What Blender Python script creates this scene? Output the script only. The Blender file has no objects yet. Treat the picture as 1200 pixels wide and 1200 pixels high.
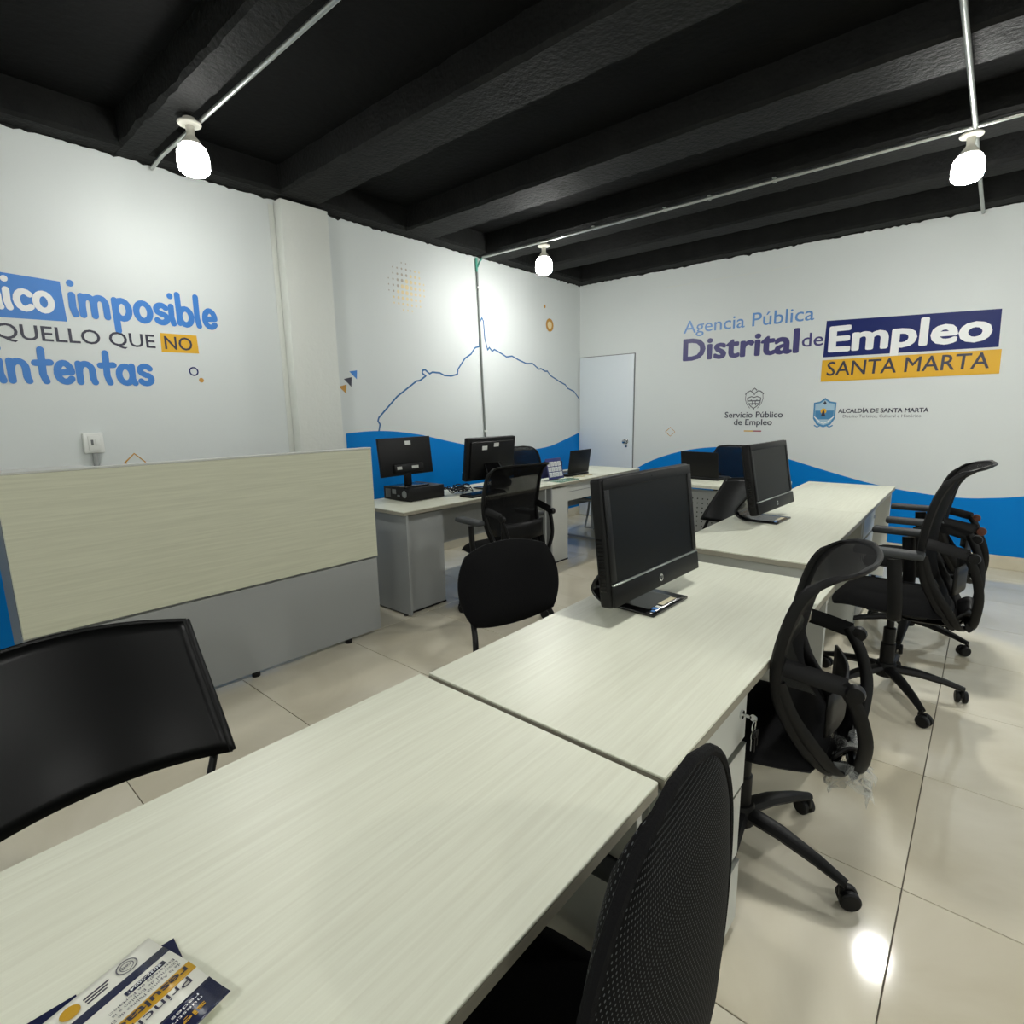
import bpy, bmesh, math, random
from mathutils import Vector, Matrix
random.seed(7)
R = math.radians
S = bpy.context.scene
C = S.collection

# ------------------------------------------------------------ camera, world, exposure
cam = bpy.data.cameras.new('camera'); co = bpy.data.objects.new('camera', cam); C.objects.link(co)
S.camera = co
cam.sensor_fit = 'HORIZONTAL'; cam.sensor_width = 36.0
cam.lens = 36.0 * 644.6 / 1200.0
cam.clip_start = 0.02
YAW, PITCH, ROLL = R(40.9), R(10.43), R(0.98)
fh = Vector((-math.sin(YAW), math.cos(YAW), 0)); rh = Vector((math.cos(YAW), math.sin(YAW), 0))
fw = math.cos(PITCH) * fh + Vector((0, 0, -math.sin(PITCH)))
dn = -math.sin(PITCH) * fh + Vector((0, 0, -math.cos(PITCH)))
rt = math.cos(ROLL) * rh + math.sin(ROLL) * dn
dd = -math.sin(ROLL) * rh + math.cos(ROLL) * dn
m3 = Matrix((rt, -dd, -fw)).transposed()
co.matrix_world = Matrix.Translation((0, 0, 1.4)) @ m3.to_4x4()

w = bpy.data.worlds.new('world'); S.world = w; w.use_nodes = True
w.node_tree.nodes['Background'].inputs[0].default_value = (0.02, 0.022, 0.022, 1)
w.node_tree.nodes['Background'].inputs[1].default_value = 1.0
S.view_settings.view_transform = 'Standard'; S.view_settings.look = 'None'
S.view_settings.gamma = 1; S.view_settings.use_curve_mapping = False
S.view_settings.exposure = 1.3
S.cycles.max_bounces = 8; S.cycles.diffuse_bounces = 4
BULB = 150.0         # emission strength of the dome (the diffuser) of every bulb; its sleeve gives less

# ------------------------------------------------------------ materials
def lin(c):
    return tuple(((v / 255) / 12.92 if v / 255 <= 0.04045 else ((v / 255 + 0.055) / 1.055) ** 2.4) for v in c) + (1.0,)
def mat(name, col, rough=0.5, metal=0.0, spec=0.5, coat=0.0, bump=None, noise=None, emit=0.0, alpha=None):
    m = bpy.data.materials.new(name); m.use_nodes = True
    nt = m.node_tree; b = nt.nodes['Principled BSDF']
    b.inputs['Base Color'].default_value = lin(col); b.inputs['Roughness'].default_value = rough
    b.inputs['Metallic'].default_value = metal; b.inputs['Specular IOR Level'].default_value = spec
    b.inputs['Coat Weight'].default_value = coat; b.inputs['Coat Roughness'].default_value = 0.08
    if emit:
        b.inputs['Emission Color'].default_value = lin(col); b.inputs['Emission Strength'].default_value = emit
    if alpha is not None: b.inputs['Alpha'].default_value = alpha
    tc = nt.nodes.new('ShaderNodeTexCoord')
    if noise:      # (scale xyz, amount, second colour)
        mp = nt.nodes.new('ShaderNodeMapping'); mp.inputs['Scale'].default_value = noise[0]
        nz = nt.nodes.new('ShaderNodeTexNoise'); nz.inputs['Scale'].default_value = 1.0; nz.inputs['Detail'].default_value = 6
        nz.inputs['Roughness'].default_value = 0.62
        rp = nt.nodes.new('ShaderNodeMapRange'); rp.inputs[1].default_value = 0.36; rp.inputs[2].default_value = 0.64
        mx = nt.nodes.new('ShaderNodeMix'); mx.data_type = 'RGBA'
        mx.inputs[6].default_value = lin(col); mx.inputs[7].default_value = lin(noise[1])
        nt.links.new(tc.outputs['Object'], mp.inputs[0]); nt.links.new(mp.outputs[0], nz.inputs['Vector'])
        nt.links.new(nz.outputs[0], rp.inputs[0]); nt.links.new(rp.outputs[0], mx.inputs[0])
        nt.links.new(mx.outputs[2], b.inputs['Base Color'])
    if bump:       # (scale, strength, distance)
        nb = nt.nodes.new('ShaderNodeTexNoise'); nb.inputs['Scale'].default_value = bump[0]; nb.inputs['Detail'].default_value = 8
        bp = nt.nodes.new('ShaderNodeBump'); bp.inputs['Strength'].default_value = bump[1]; bp.inputs['Distance'].default_value = bump[2]
        nt.links.new(tc.outputs['Object'], nb.inputs['Vector']); nt.links.new(nb.outputs[0], bp.inputs['Height'])
        nt.links.new(bp.outputs[0], b.inputs['Normal'])
    return m
M = {}
M['wall'] = mat('white_wall_vinyl', (212, 217, 216), 0.5, spec=0.22, bump=(9, 0.12, 0.01))
M['plaster'] = mat('white_plaster', (214, 217, 211), 0.6, bump=(22, 0.3, 0.01))
M['black_concrete'] = mat('black_painted_concrete', (13, 14, 14), 0.72, spec=0.22, bump=(40, 0.6, 0.012), noise=((6, 6, 6), (21, 22, 21)))
M['black_slab'] = mat('black_painted_slab', (6, 7, 7), 0.78, spec=0.15, bump=(24, 0.4, 0.01), noise=((3, 3, 3), (11, 12, 12)))
M['grout'] = mat('tile_grout', (112, 104, 92), 0.8)
M['laminate'] = mat('pale_oak_laminate', (226, 228, 210), 0.36, spec=0.35, noise=((120, 3.6, 30), (217, 218, 199)), bump=(160, 0.04, 0.002))
M['laminate_v'] = mat('pale_oak_panel', (207, 208, 186), 0.42, spec=0.3, noise=((30, 2.4, 90), (196, 197, 175)))
M['edge'] = mat('desk_edge_band', (146, 142, 127), 0.5)
M['grey_panel'] = mat('grey_melamine', (150, 153, 152), 0.45)
M['grey_dark'] = mat('dark_grey_melamine', (104, 108, 108), 0.5)
M['white_panel'] = mat('light_grey_melamine', (196, 198, 192), 0.42)
M['black_plastic'] = mat('black_plastic', (9, 9, 10), 0.48, spec=0.28)
M['gloss_black'] = mat('glossy_black_plastic', (9, 9, 10), 0.2, spec=0.5)
M['shell_black'] = mat('satin_black_shell', (5, 6, 6), 0.36, spec=0.25)
M['screen'] = mat('dark_screen', (14, 15, 14), 0.42, spec=0.18)
M['fabric'] = mat('black_fabric', (16, 16, 17), 0.9, spec=0.15, bump=(260, 0.4, 0.003))
M['arm_grey'] = mat('dark_grey_arm_pad', (48, 51, 52), 0.6)
M['steel'] = mat('galvanised_steel', (188, 192, 188), 0.32, metal=0.85)
M['conduit'] = mat('grey_conduit', (126, 132, 128), 0.4, metal=0.55)
M['green'] = mat('green_conduit_tape', (84, 160, 140), 0.5)
M['chrome'] = mat('chrome', (205, 207, 208), 0.14, metal=1.0)
M['blue'] = mat('blue_print', (0, 122, 202), 0.45, spec=0.15)
M['blue_text'] = mat('mid_blue_print', (52, 122, 200), 0.38)
M['sky_text'] = mat('soft_blue_print', (92, 140, 200), 0.38)
M['line_blue'] = mat('outline_blue_print', (38, 96, 150), 0.38)
M['navy'] = mat('navy_print', (26, 38, 98), 0.45, spec=0.2)
M['purple'] = mat('violet_navy_print', (58, 54, 112), 0.38)
M['gold'] = mat('gold_print', (218, 168, 26), 0.38)
M['ochre'] = mat('ochre_print', (190, 138, 50), 0.4)
M['pale_gold'] = mat('pale_gold_print', (226, 208, 158), 0.4)
M['dot_grey'] = mat('grey_dot_print', (176, 170, 158), 0.4)
M['ink'] = mat('dark_ink', (48, 48, 66), 0.4)
M['grey_ink'] = mat('grey_ink', (92, 92, 98), 0.4)
M['white_print'] = mat('white_print', (232, 234, 234), 0.36)
M['red_print'] = mat('red_print', (150, 40, 60), 0.4)
M['shield_blue'] = mat('shield_blue_print', (66, 130, 176), 0.4)
M['shield_pale'] = mat('shield_pale_print', (160, 190, 208), 0.4)
M['door'] = mat('white_door', (212, 220, 226), 0.4)
M['white_plastic'] = mat('white_plastic', (222, 224, 220), 0.4)
M['ceramic'] = mat('lamp_holder_white', (205, 203, 192), 0.5)
def bulb_mats(k):
    n = 'bulb%.2f' % k
    if n not in M:
        M[n] = mat('lit_bulb', (252, 252, 247), 0.4, emit=BULB * k); M[n + 's'] = mat('lit_bulb_sleeve', (252, 252, 247), 0.4, emit=BULB * 0.07 * max(k, 0.8))
    return n
M['paper'] = mat('glossy_paper', (226, 226, 214), 0.3)
M['navy_paper'] = mat('navy_paper', (26, 32, 62), 0.25)
M['gold_paper'] = mat('gold_paper', (196, 152, 40), 0.3)
M['blue_seat'] = mat('blue_grey_vinyl', (78, 128, 165), 0.55)
M['rust'] = mat('orange_brown_plastic', (96, 52, 34), 0.5)
M['tablet'] = mat('navy_card', (44, 48, 110), 0.4)
M['glass_green'] = mat('greenish_acrylic', (150, 190, 172), 0.1, spec=0.6, alpha=0.55)
M['wrap'] = mat('clear_plastic_wrap', (205, 208, 202), 0.2, spec=0.7, alpha=0.38, bump=(90, 1.0, 0.01))
M['beige'] = mat('beige_sticker', (205, 196, 165), 0.5)

def tile_mat():
    m = mat('polished_cream_tile', (190, 184, 168), 0.07, spec=0.5, coat=0.25)
    nt = m.node_tree; b = nt.nodes['Principled BSDF']
    tc = nt.nodes.new('ShaderNodeTexCoord'); oi = nt.nodes.new('ShaderNodeObjectInfo')
    ad = nt.nodes.new('ShaderNodeVectorMath'); ad.operation = 'MULTIPLY_ADD'; ad.inputs[1].default_value = (1, 1, 1)
    cb = nt.nodes.new('ShaderNodeCombineXYZ')
    ml = nt.nodes.new('ShaderNodeMath'); ml.operation = 'MULTIPLY'; ml.inputs[1].default_value = 40
    nt.links.new(oi.outputs['Random'], ml.inputs[0]); nt.links.new(ml.outputs[0], cb.inputs[0]); nt.links.new(ml.outputs[0], cb.inputs[1])
    nt.links.new(tc.outputs['Object'], ad.inputs[0]); nt.links.new(cb.outputs[0], ad.inputs[2])
    nz = nt.nodes.new('ShaderNodeTexNoise'); nz.inputs['Scale'].default_value = 1.6; nz.inputs['Detail'].default_value = 6
    nz.inputs['Distortion'].default_value = 0.8
    nt.links.new(ad.outputs[0], nz.inputs['Vector'])
    cr = nt.nodes.new('ShaderNodeValToRGB'); e = cr.color_ramp.elements
    e[0].position = 0.35; e[0].color = lin((204, 196, 173)); e[1].position = 0.65; e[1].color = lin((225, 219, 200))
    nt.links.new(nz.outputs[0], cr.inputs[0]); nt.links.new(cr.outputs[0], b.inputs['Base Color'])
    return m
M['tile'] = tile_mat()

def mesh_mat(name, rad, col=(14, 14, 15), pitch=0.0055):
    """woven chair mesh: a hexagonal grid of round holes in black cloth, in metres of the UV layer"""
    m = mat(name, col, 0.85, spec=0.12); nt = m.node_tree; b = nt.nodes['Principled BSDF']; L = nt.links
    uv = nt.nodes.new('ShaderNodeUVMap'); uv.uv_map = 'UVMap'
    def grid(off):
        v = nt.nodes.new('ShaderNodeVectorMath'); v.operation = 'MULTIPLY_ADD'
        v.inputs[1].default_value = (1 / pitch, 1 / (pitch * 1.7), 0); v.inputs[2].default_value = (off, off, 0)
        f = nt.nodes.new('ShaderNodeVectorMath'); f.operation = 'FRACTION'
        s = nt.nodes.new('ShaderNodeVectorMath'); s.operation = 'SUBTRACT'; s.inputs[1].default_value = (0.5, 0.5, 0)
        k = nt.nodes.new('ShaderNodeVectorMath'); k.operation = 'MULTIPLY'; k.inputs[1].default_value = (1, 1.7, 0)
        l = nt.nodes.new('ShaderNodeVectorMath'); l.operation = 'LENGTH'
        L.new(uv.outputs[0], v.inputs[0]); L.new(v.outputs[0], f.inputs[0]); L.new(f.outputs[0], s.inputs[0])
        L.new(s.outputs[0], k.inputs[0]); L.new(k.outputs[0], l.inputs[0]); return l.outputs['Value']
    mn = nt.nodes.new('ShaderNodeMath'); mn.operation = 'MINIMUM'; L.new(grid(0), mn.inputs[0]); L.new(grid(0.5), mn.inputs[1])
    gt = nt.nodes.new('ShaderNodeMath'); gt.operation = 'GREATER_THAN'; gt.inputs[1].default_value = rad; L.new(mn.outputs[0], gt.inputs[0])
    L.new(gt.outputs[0], b.inputs['Alpha'])
    return m
M['mesh'] = mesh_mat('black_chair_mesh', 0.14, (9, 9, 10))
def dots_mat():
    m = mesh_mat('padded_black_chair_mesh', 0.17, (11, 11, 12), 0.0062); nt = m.node_tree; b = nt.nodes['Principled BSDF']
    lk = b.inputs['Alpha'].links[0]; src = lk.from_socket; nt.links.remove(lk); b.inputs['Alpha'].default_value = 1
    mx = nt.nodes.new('ShaderNodeMix'); mx.data_type = 'RGBA'; mx.inputs[6].default_value = lin((84, 86, 88)); mx.inputs[7].default_value = lin((11, 11, 12))
    nt.links.new(src, mx.inputs[0]); nt.links.new(mx.outputs[2], b.inputs['Base Color']); return m
M['mesh_pad'] = dots_mat()

# ------------------------------------------------------------ mesh helpers
class G:
    def __init__(s): s.bm = bmesh.new()
    def box(s, x0, x1, y0, y1, z0, z1, bev=0.0, mx=None, seg=2):
        t = bmesh.new(); bmesh.ops.create_cube(t, size=1)
        for v in t.verts:
            v.co = Vector(((x0 + x1) / 2 + v.co.x * (x1 - x0), (y0 + y1) / 2 + v.co.y * (y1 - y0), (z0 + z1) / 2 + v.co.z * (z1 - z0)))
        if bev: bmesh.ops.bevel(t, geom=t.edges[:], offset=bev, segments=seg, profile=0.5, affect='EDGES')
        return s.add(t, mx)
    def add(s, t, mx=None):
        if mx: bmesh.ops.transform(t, matrix=mx, verts=t.verts[:])
        me = bpy.data.meshes.new('tmp'); t.to_mesh(me); t.free(); s.bm.from_mesh(me); bpy.data.meshes.remove(me); return s
    def tube(s, pts, r, n=10, closed=False, ry=None, up=None):
        pts = [Vector(p) for p in pts]; N = len(pts); ry = ry or r; rings = []
        rr = r if isinstance(r, (list, tuple)) else [r] * N
        ryy = ry if isinstance(ry, (list, tuple)) else [ry] * N
        prev = None
        for i, p in enumerate(pts):
            a = pts[(i - 1) % N] if (closed or i > 0) else p
            b = pts[(i + 1) % N] if (closed or i < N - 1) else p
            t = (b - a).normalized()
            if up is not None: u = Vector(up)
            elif prev is None: u = Vector((0, 0, 1)) if abs(t.z) < 0.9 else Vector((1, 0, 0))
            else: u = prev
            u = (u - t * u.dot(t)).normalized(); prev = u; v = t.cross(u)
            rings.append([s.bm.verts.new(p + u * math.cos(2 * math.pi * k / n) * rr[i] + v * math.sin(2 * math.pi * k / n) * ryy[i]) for k in range(n)])
        for i in range(N if closed else N - 1):
            A, B = rings[i], rings[(i + 1) % N]
            for k in range(n): s.bm.faces.new((A[k], A[(k + 1) % n], B[(k + 1) % n], B[k]))
        if not closed:
            s.bm.faces.new(rings[0][::-1]); s.bm.faces.new(rings[-1])
        return s
    def lathe(s, prof, n=24, mx=None):
        t = bmesh.new(); rings = []
        for r, z in prof:
            rings.append([t.verts.new((max(r, 1e-4) * math.cos(2 * math.pi * k / n), max(r, 1e-4) * math.sin(2 * math.pi * k / n), z)) for k in range(n)])
        for A, B in zip(rings, rings[1:]):
            for k in range(n): t.faces.new((A[k], A[(k + 1) % n], B[(k + 1) % n], B[k]))
        t.faces.new(rings[0][::-1]); t.faces.new(rings[-1])
        return s.add(t, mx)
    def prism(s, pts, d0, d1, mx=None):
        t = bmesh.new(); a = [t.verts.new((x, y, d0)) for x, y in pts]; b = [t.verts.new((x, y, d1)) for x, y in pts]; n = len(pts)
        t.faces.new(a[::-1]); t.faces.new(b)
        for i in range(n): t.faces.new((a[i], a[(i + 1) % n], b[(i + 1) % n], b[i]))
        bmesh.ops.recalc_face_normals(t, faces=t.faces[:])
        return s.add(t, mx)
    def out(s, name, m, parent=None, smooth=40, kind=None, label=None):
        bmesh.ops.recalc_face_normals(s.bm, faces=s.bm.faces[:])
        me = bpy.data.meshes.new(name); s.bm.to_mesh(me); s.bm.free(); me.materials.append(M[m] if isinstance(m, str) else m)
        if smooth:
            me.shade_smooth(); me.set_sharp_from_angle(angle=R(smooth))
        o = bpy.data.objects.new(name, me); C.objects.link(o)
        if parent: o.parent = parent
        if kind: o['kind'] = kind
        if label: o['label'] = label
        return o
def tag(o, label, cat, group=None):
    o['label'] = label; o['category'] = cat
    if group: o['group'] = group
    return o
def thing(name, label, cat, loc=(0, 0, 0), rz=0.0, group=None):
    o = bpy.data.objects.new(name, None); C.objects.link(o); o.location = loc; o.rotation_euler = (0, 0, R(rz)); o.empty_display_size = 0.1
    return tag(o, label, cat, group)
def surf(name, fn, nu, nv, thick, m, parent, uvscale=None):
    """a sheet p = fn(u, v), u and v in 0..1, with real thickness along its normals and a UV layer in metres"""
    bm = bmesh.new(); vs = [[bm.verts.new(fn(i / nu, j / nv)) for j in range(nv + 1)] for i in range(nu + 1)]
    uvl = bm.loops.layers.uv.new('UVMap')
    for i in range(nu):
        for j in range(nv):
            f = bm.faces.new((vs[i][j], vs[i + 1][j], vs[i + 1][j + 1], vs[i][j + 1]))
            if uvscale:
                for l, (a, b) in zip(f.loops, ((i, j), (i + 1, j), (i + 1, j + 1), (i, j + 1))):
                    l[uvl].uv = (a / nu * uvscale[0], b / nv * uvscale[1])
    me = bpy.data.meshes.new(name); bm.to_mesh(me); bm.free(); me.materials.append(M[m]); me.shade_smooth()
    o = bpy.data.objects.new(name, me); C.objects.link(o); o.parent = parent
    if thick:
        md = o.modifiers.new('thickness', 'SOLIDIFY'); md.thickness = thick; md.offset = 0
    return o
def curve(pts, n=6):
    """Catmull-Rom through the points"""
    P = [Vector(p) for p in pts]; P = [2 * P[0] - P[1]] + P + [2 * P[-1] - P[-2]]; out = []
    for i in range(1, len(P) - 2):
        a, b, c, d = P[i - 1:i + 3]
        for k in range(n):
            t = k / n
            out.append(0.5 * ((2 * b) + (c - a) * t + (2 * a - 5 * b + 4 * c - d) * t * t + (3 * b - a - 3 * c + d) * t ** 3))
    out.append(P[-2]); return out

# planes that graphics are printed on: local (x, y) -> world, z = out of the wall
XL, YB = -4.13, 6.16
LEFT = Matrix(((0, 0, 1, XL), (1, 0, 0, 0), (0, 1, 0, 0), (0, 0, 0, 1)))
BACK = Matrix(((1, 0, 0, 0), (0, 0, -1, YB), (0, 1, 0, 0), (0, 0, 0, 1)))
def text_bm(s, bold, extr):
    cu = bpy.data.curves.new('t', 'FONT'); cu.body = s; cu.size = 1; cu.offset = bold; cu.extrude = extr; cu.resolution_u = 3
    o = bpy.data.objects.new('t', cu); C.objects.link(o); bpy.context.view_layer.update()
    me = o.to_mesh(); bm = bmesh.new(); bm.from_mesh(me); o.to_mesh_clear(); bpy.data.objects.remove(o); bpy.data.curves.remove(cu)
    return bm
def bounds(bm):
    xs = [v.co.x for v in bm.verts]; ys = [v.co.y for v in bm.verts]; return min(xs), max(xs), min(ys), max(ys)
capc = {}
def capb(bold=0.0):
    if bold not in capc:
        h = text_bm('H', bold, 0); b = bounds(h); h.free(); capc[bold] = (b[2], b[3])
    return capc[bold]
def text(s, name, m, parent, plane, x0, x1, base, cap, bold=0.0, lift=0.0014, shear=0.0):
    """lettering from x0 to x1 on its baseline with the given height of capitals; bold = extra half stroke as a share of the capital height"""
    g = G(); c0, c1 = capb(); k = 0
    offs = [(0, 0)] + ([(dx * bold * cap, dy * bold * cap) for dx, dy in ((1, 0), (-1, 0), (0, .8), (0, -.8), (.75, .6), (-.75, .6), (.75, -.6), (-.75, -.6))] if bold else [])
    hb = bold * cap; x0 += hb; x1 -= hb; base += hb * .8; cp = cap - 1.6 * hb
    for ox, oy in offs:
        t = text_bm(s, 0.0, 0.0); bx = bounds(t); k += 1
        for v in t.verts:
            y = (v.co.y - c0) / (c1 - c0) * cp
            v.co = Vector((x0 + ox + (v.co.x - bx[0]) / (bx[1] - bx[0]) * (x1 - x0) + shear * y, base + oy + y, lift + k * 0.00005))
        g.add(t, plane)
    return g.out(name, m, parent, smooth=0)

# rounded brush lettering drawn with strokes (x-height = 1)
def arc(cx, cy, rx, ry, a0, a1, n=12):
    return [(cx + rx * math.cos(R(a0 + (a1 - a0) * i / n)), cy + ry * math.sin(R(a0 + (a1 - a0) * i / n))) for i in range(n + 1)]
BR = {
 'i': (0.42, [[(0.1, 0.9), (0.08, 0.4), (0.16, 0.1)], [(0.1, 1.38), (0.11, 1.4)]]),
 'l': (0.42, [[(0.1, 1.5), (0.08, 0.5), (0.16, 0.1)]]),
 'm': (1.55, [[(0.1, 0.9), (0.1, 0.1)], [(0.1, 0.5)] + arc(0.38, 0.62, 0.26, 0.28, 170, 0) + [(0.64, 0.1)], [(0.64, 0.55)] + arc(0.93, 0.62, 0.28, 0.28, 165, 0) + [(1.22, 0.1)]]),
 'n': (1.0, [[(0.1, 0.9), (0.1, 0.1)], [(0.1, 0.5)] + arc(0.41, 0.6, 0.29, 0.3, 170, 0) + [(0.7, 0.25), (0.76, 0.1)]]),
 'p': (1.05, [[(0.1, 0.9), (0.12, -0.45)], arc(0.44, 0.5, 0.34, 0.4, 0, 360, 20)]),
 'o': (1.03, [arc(0.45, 0.5, 0.36, 0.4, 0, 360, 20)]),
 's': (0.85, [arc(0.4, 0.7, 0.27, 0.2, 30, 215) + [(0.42, 0.48)] + arc(0.38, 0.3, 0.29, 0.2, 60, -150)]),
 'b': (1.05, [[(0.1, 1.5), (0.1, 0.15)], arc(0.46, 0.48, 0.34, 0.38, 0, 360, 20)]),
 'e': (0.98, [[(0.14, 0.47), (0.72, 0.52)], arc(0.43, 0.52, 0.3, 0.38, 0, 185), arc(0.45, 0.46, 0.33, 0.36, 180, 320)]),
 't': (0.85, [[(0.4, 1.42), (0.36, 0.4), (0.46, 0.1)], [(0.1, 0.86), (0.72, 0.9)]]),
 'a': (1.03, [arc(0.42, 0.48, 0.33, 0.38, 0, 360, 20), [(0.76, 0.88), (0.74, 0.3), (0.84, 0.1)]]),
 'c': (0.88, [arc(0.45, 0.5, 0.36, 0.4, 45, 315)]),
 'u': (1.0, [[(0.1, 0.9), (0.1, 0.45)] + arc(0.4, 0.4, 0.3, 0.3, 180, 360) + [(0.7, 0.9)], [(0.7, 0.5), (0.76, 0.1)]]),
 'acute': (0.0, [[(-0.62, 1.3), (-0.45, 1.5)]]),
}
LAY = [0]
def ribbon(g, pts, wd, plane, lift):
    LAY[0] = (LAY[0] + 1) % 60; lift += LAY[0] * 0.00002
    t = bmesh.new(); n = len(pts); L, Rr = [], []
    for i, p in enumerate(pts):
        a = pts[max(i - 1, 0)]; b = pts[min(i + 1, n - 1)]; dx, dy = b[0] - a[0], b[1] - a[1]; l = math.hypot(dx, dy) or 1
        nx, ny = -dy / l * wd / 2, dx / l * wd / 2
        L.append(t.verts.new((p[0] + nx, p[1] + ny, lift))); Rr.append(t.verts.new((p[0] - nx, p[1] - ny, lift)))
    for i in range(n - 1): t.faces.new((Rr[i], Rr[i + 1], L[i + 1], L[i]))
    for p in (pts[0], pts[-1]):
        t.faces.new([t.verts.new((p[0] + wd / 2 * math.cos(k * math.pi / 8), p[1] + wd / 2 * math.sin(k * math.pi / 8), lift + (0.0002 if p is pts[0] else 0.0004))) for k in range(16)])
    g.add(t, plane)
def brush(s, name, m, parent, plane, x0, x1, base, xh, wd=0.27, lift=0.0014):
    adv = sum(BR[c][0] for c in s); adv -= BR[s[-1]][0] - (BR[s[-1]][0] - 0.2)
    sx = (x1 - x0 - wd * xh) / adv; g = G(); cx = 0.0
    for c in s:
        for st in BR[c][1]:
            sm = st
            ribbon(g, [(x0 + wd * xh / 2 + (cx + p[0] - 0.1) * sx, base + p[1] * xh) for p in sm], wd * xh, plane, lift)
        cx += BR[c][0]
    return g.out(name, m, parent, smooth=0)
def flat(name, m, parent, plane, pts, lift0=0.0, lift1=0.0012):
    g = G(); g.prism(pts, lift0, lift1, plane); return g.out(name, m, parent, smooth=0)
def ring(name, m, parent, plane, cx, cy, r0, r1, lift=0.0015):
    g = G(); t = bmesh.new(); n = 28
    a = [t.verts.new((cx + r0 * math.cos(2 * math.pi * k / n), cy + r0 * math.sin(2 * math.pi * k / n), lift)) for k in range(n)]
    b = [t.verts.new((cx + r1 * math.cos(2 * math.pi * k / n), cy + r1 * math.sin(2 * math.pi * k / n), lift)) for k in range(n)]
    for k in range(n): t.faces.new((a[k], a[(k + 1) % n], b[(k + 1) % n], b[k]))
    g.add(t, plane); return g.out(name, m, parent, smooth=0)
def disc(g, plane, cx, cy, r, lift=0.0015, n=12):
    t = bmesh.new(); t.faces.new([t.verts.new((cx + r * math.cos(2 * math.pi * k / n), cy + r * math.sin(2 * math.pi * k / n), lift)) for k in range(n)]); g.add(t, plane)
def line(g, plane, pts, wd, lift=0.0009): ribbon(g, pts, wd, plane, lift)

# ------------------------------------------------------------ room shell
XR, YF, ZC, ZS = 4.6, -3.4, 2.94, 3.12
def struct(name, x0, x1, y0, y1, z0, z1, m):
    g = G(); g.box(x0, x1, y0, y1, z0, z1); o = g.out(name, m, None, smooth=0, kind='structure'); return o
floor = struct('floor', XL - .1, XR + .1, YF - .1, YB + .1, -0.12, -0.012, 'grout')
wl = struct('wall_left', XL - .12, XL, YF - .12, YB + .12, 0, 3.3, 'wall')
wb = struct('wall_back', XL, XR, YB, YB + .12, 0, 3.3, 'wall')
wr = struct('wall_right', XR, XR + .12, YF - .12, YB + .12, 0, 3.3, 'wall')
wf = struct('wall_front', XL, XR, YF - .12, YF, 0, 3.3, 'wall')
ceil = struct('ceiling', XL, XR, YF, YB, ZS, ZS + 0.1, 'black_slab')
# floor tiles, each its own piece
PX, PY, JX, JY = 1.43, 0.661, -0.056, 0.4613
tiles = {}
ix0 = math.floor((XL - JX) / PX); iy0 = math.floor((YF - JY) / PY)
for i in range(ix0, math.ceil((XR - JX) / PX)):
    for j in range(iy0, math.ceil((YB - JY) / PY)):
        x0, x1 = max(JX + i * PX, XL) , min(JX + (i + 1) * PX, XR); y0, y1 = max(JY + j * PY, YF), min(JY + (j + 1) * PY, YB)
        if x1 - x0 < 0.01 or y1 - y0 < 0.01: continue
        k = (round(x1 - x0, 3), round(y1 - y0, 3)); gp = 0.0016
        if k not in tiles:
            g = G(); g.box(-(x1 - x0) / 2 + gp, (x1 - x0) / 2 - gp, -(y1 - y0) / 2 + gp, (y1 - y0) / 2 - gp, -0.012, 0, bev=0.001, seg=1)
            o = g.out('tile', 'tile', floor, smooth=0); tiles[k] = o.data
        else:
            o = bpy.data.objects.new('tile', tiles[k]); C.objects.link(o); o.parent = floor
        o.location = ((x0 + x1) / 2, (y0 + y1) / 2, 0); o.rotation_euler = (random.gauss(0, 0.0006), random.gauss(0, 0.0006), 0)
        o.location.z = -0.0006
# skirting of the same tile
g = G(); g.box(XL + .012, XR, YB - 0.012, YB, 0, 0.115, bev=0.002); sk = g.out('baseboard_back', 'tile', None, 0, 'structure')
g = G(); g.box(XL, XL + 0.012, YF, YB, 0, 0.115, bev=0.002); g.out('baseboard_left', 'tile', None, 0, 'structure')
g = G(); g.box(XR - .012, XR, YF, YB, 0, 0.115, bev=0.002); g.out('baseboard_right', 'tile', None, 0, 'structure')

# concrete beams: rough black paint, slightly wavy arrises
def beam(x0, x1, y0, y1, z0, z1, along='x', name='beam', jit=0.006):
    bm = bmesh.new(); n = int((x1 - x0 if along == 'x' else y1 - y0) / 0.07); rings = []
    for i in range(n + 1):
        t = i / n; j = lambda a=jit: random.gauss(0, a * 0.5)
        if along == 'x':
            x = x0 + t * (x1 - x0)
            rings.append([bm.verts.new(c) for c in ((x, y0 + j(), z1), (x, y0 + j(), z0 + .02 + j()), (x, y0 + .018 + j(), z0 + j(.004)), (x, y1 - .018 + j(), z0 + j(.004)), (x, y1 + j(), z0 + .02 + j()), (x, y1 + j(), z1))])
        else:
            y = y0 + t * (y1 - y0)
            rings.append([bm.verts.new(c) for c in ((x0, y, z1), (x0, y, z0), (x1 - .02 + j(), y, z0 + j(.004)), (x1 + j(), y, z0 + .02 + j()), (x1 + j(), y, z1))])
    for A, B in zip(rings, rings[1:]):
        for k in range(len(A)): bm.faces.new((A[k], A[(k + 1) % len(A)], B[(k + 1) % len(A)], B[k]))
    bm.faces.new(rings[0]); bm.faces.new(rings[-1][::-1])
    g = G(); g.bm.free(); g.bm = bm; return g.out(name, 'black_concrete', ceil, 25)
for y0, y1 in ((-2.9, -2.6), (-1.85, -1.55), (-0.85, -0.55), (0.12, 0.32), (1.19, 1.36), (2.15, 2.47), (3.28, 3.62), (4.27, 4.62), (5.09, 5.36), (5.97, 6.157)):
    beam(XL, XR, y0, y1, ZC, ZS, 'x')
beam(XL, XL + 0.15, YF, YB, ZC + 0.002, ZS, 'y', 'edge_beam')
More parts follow.
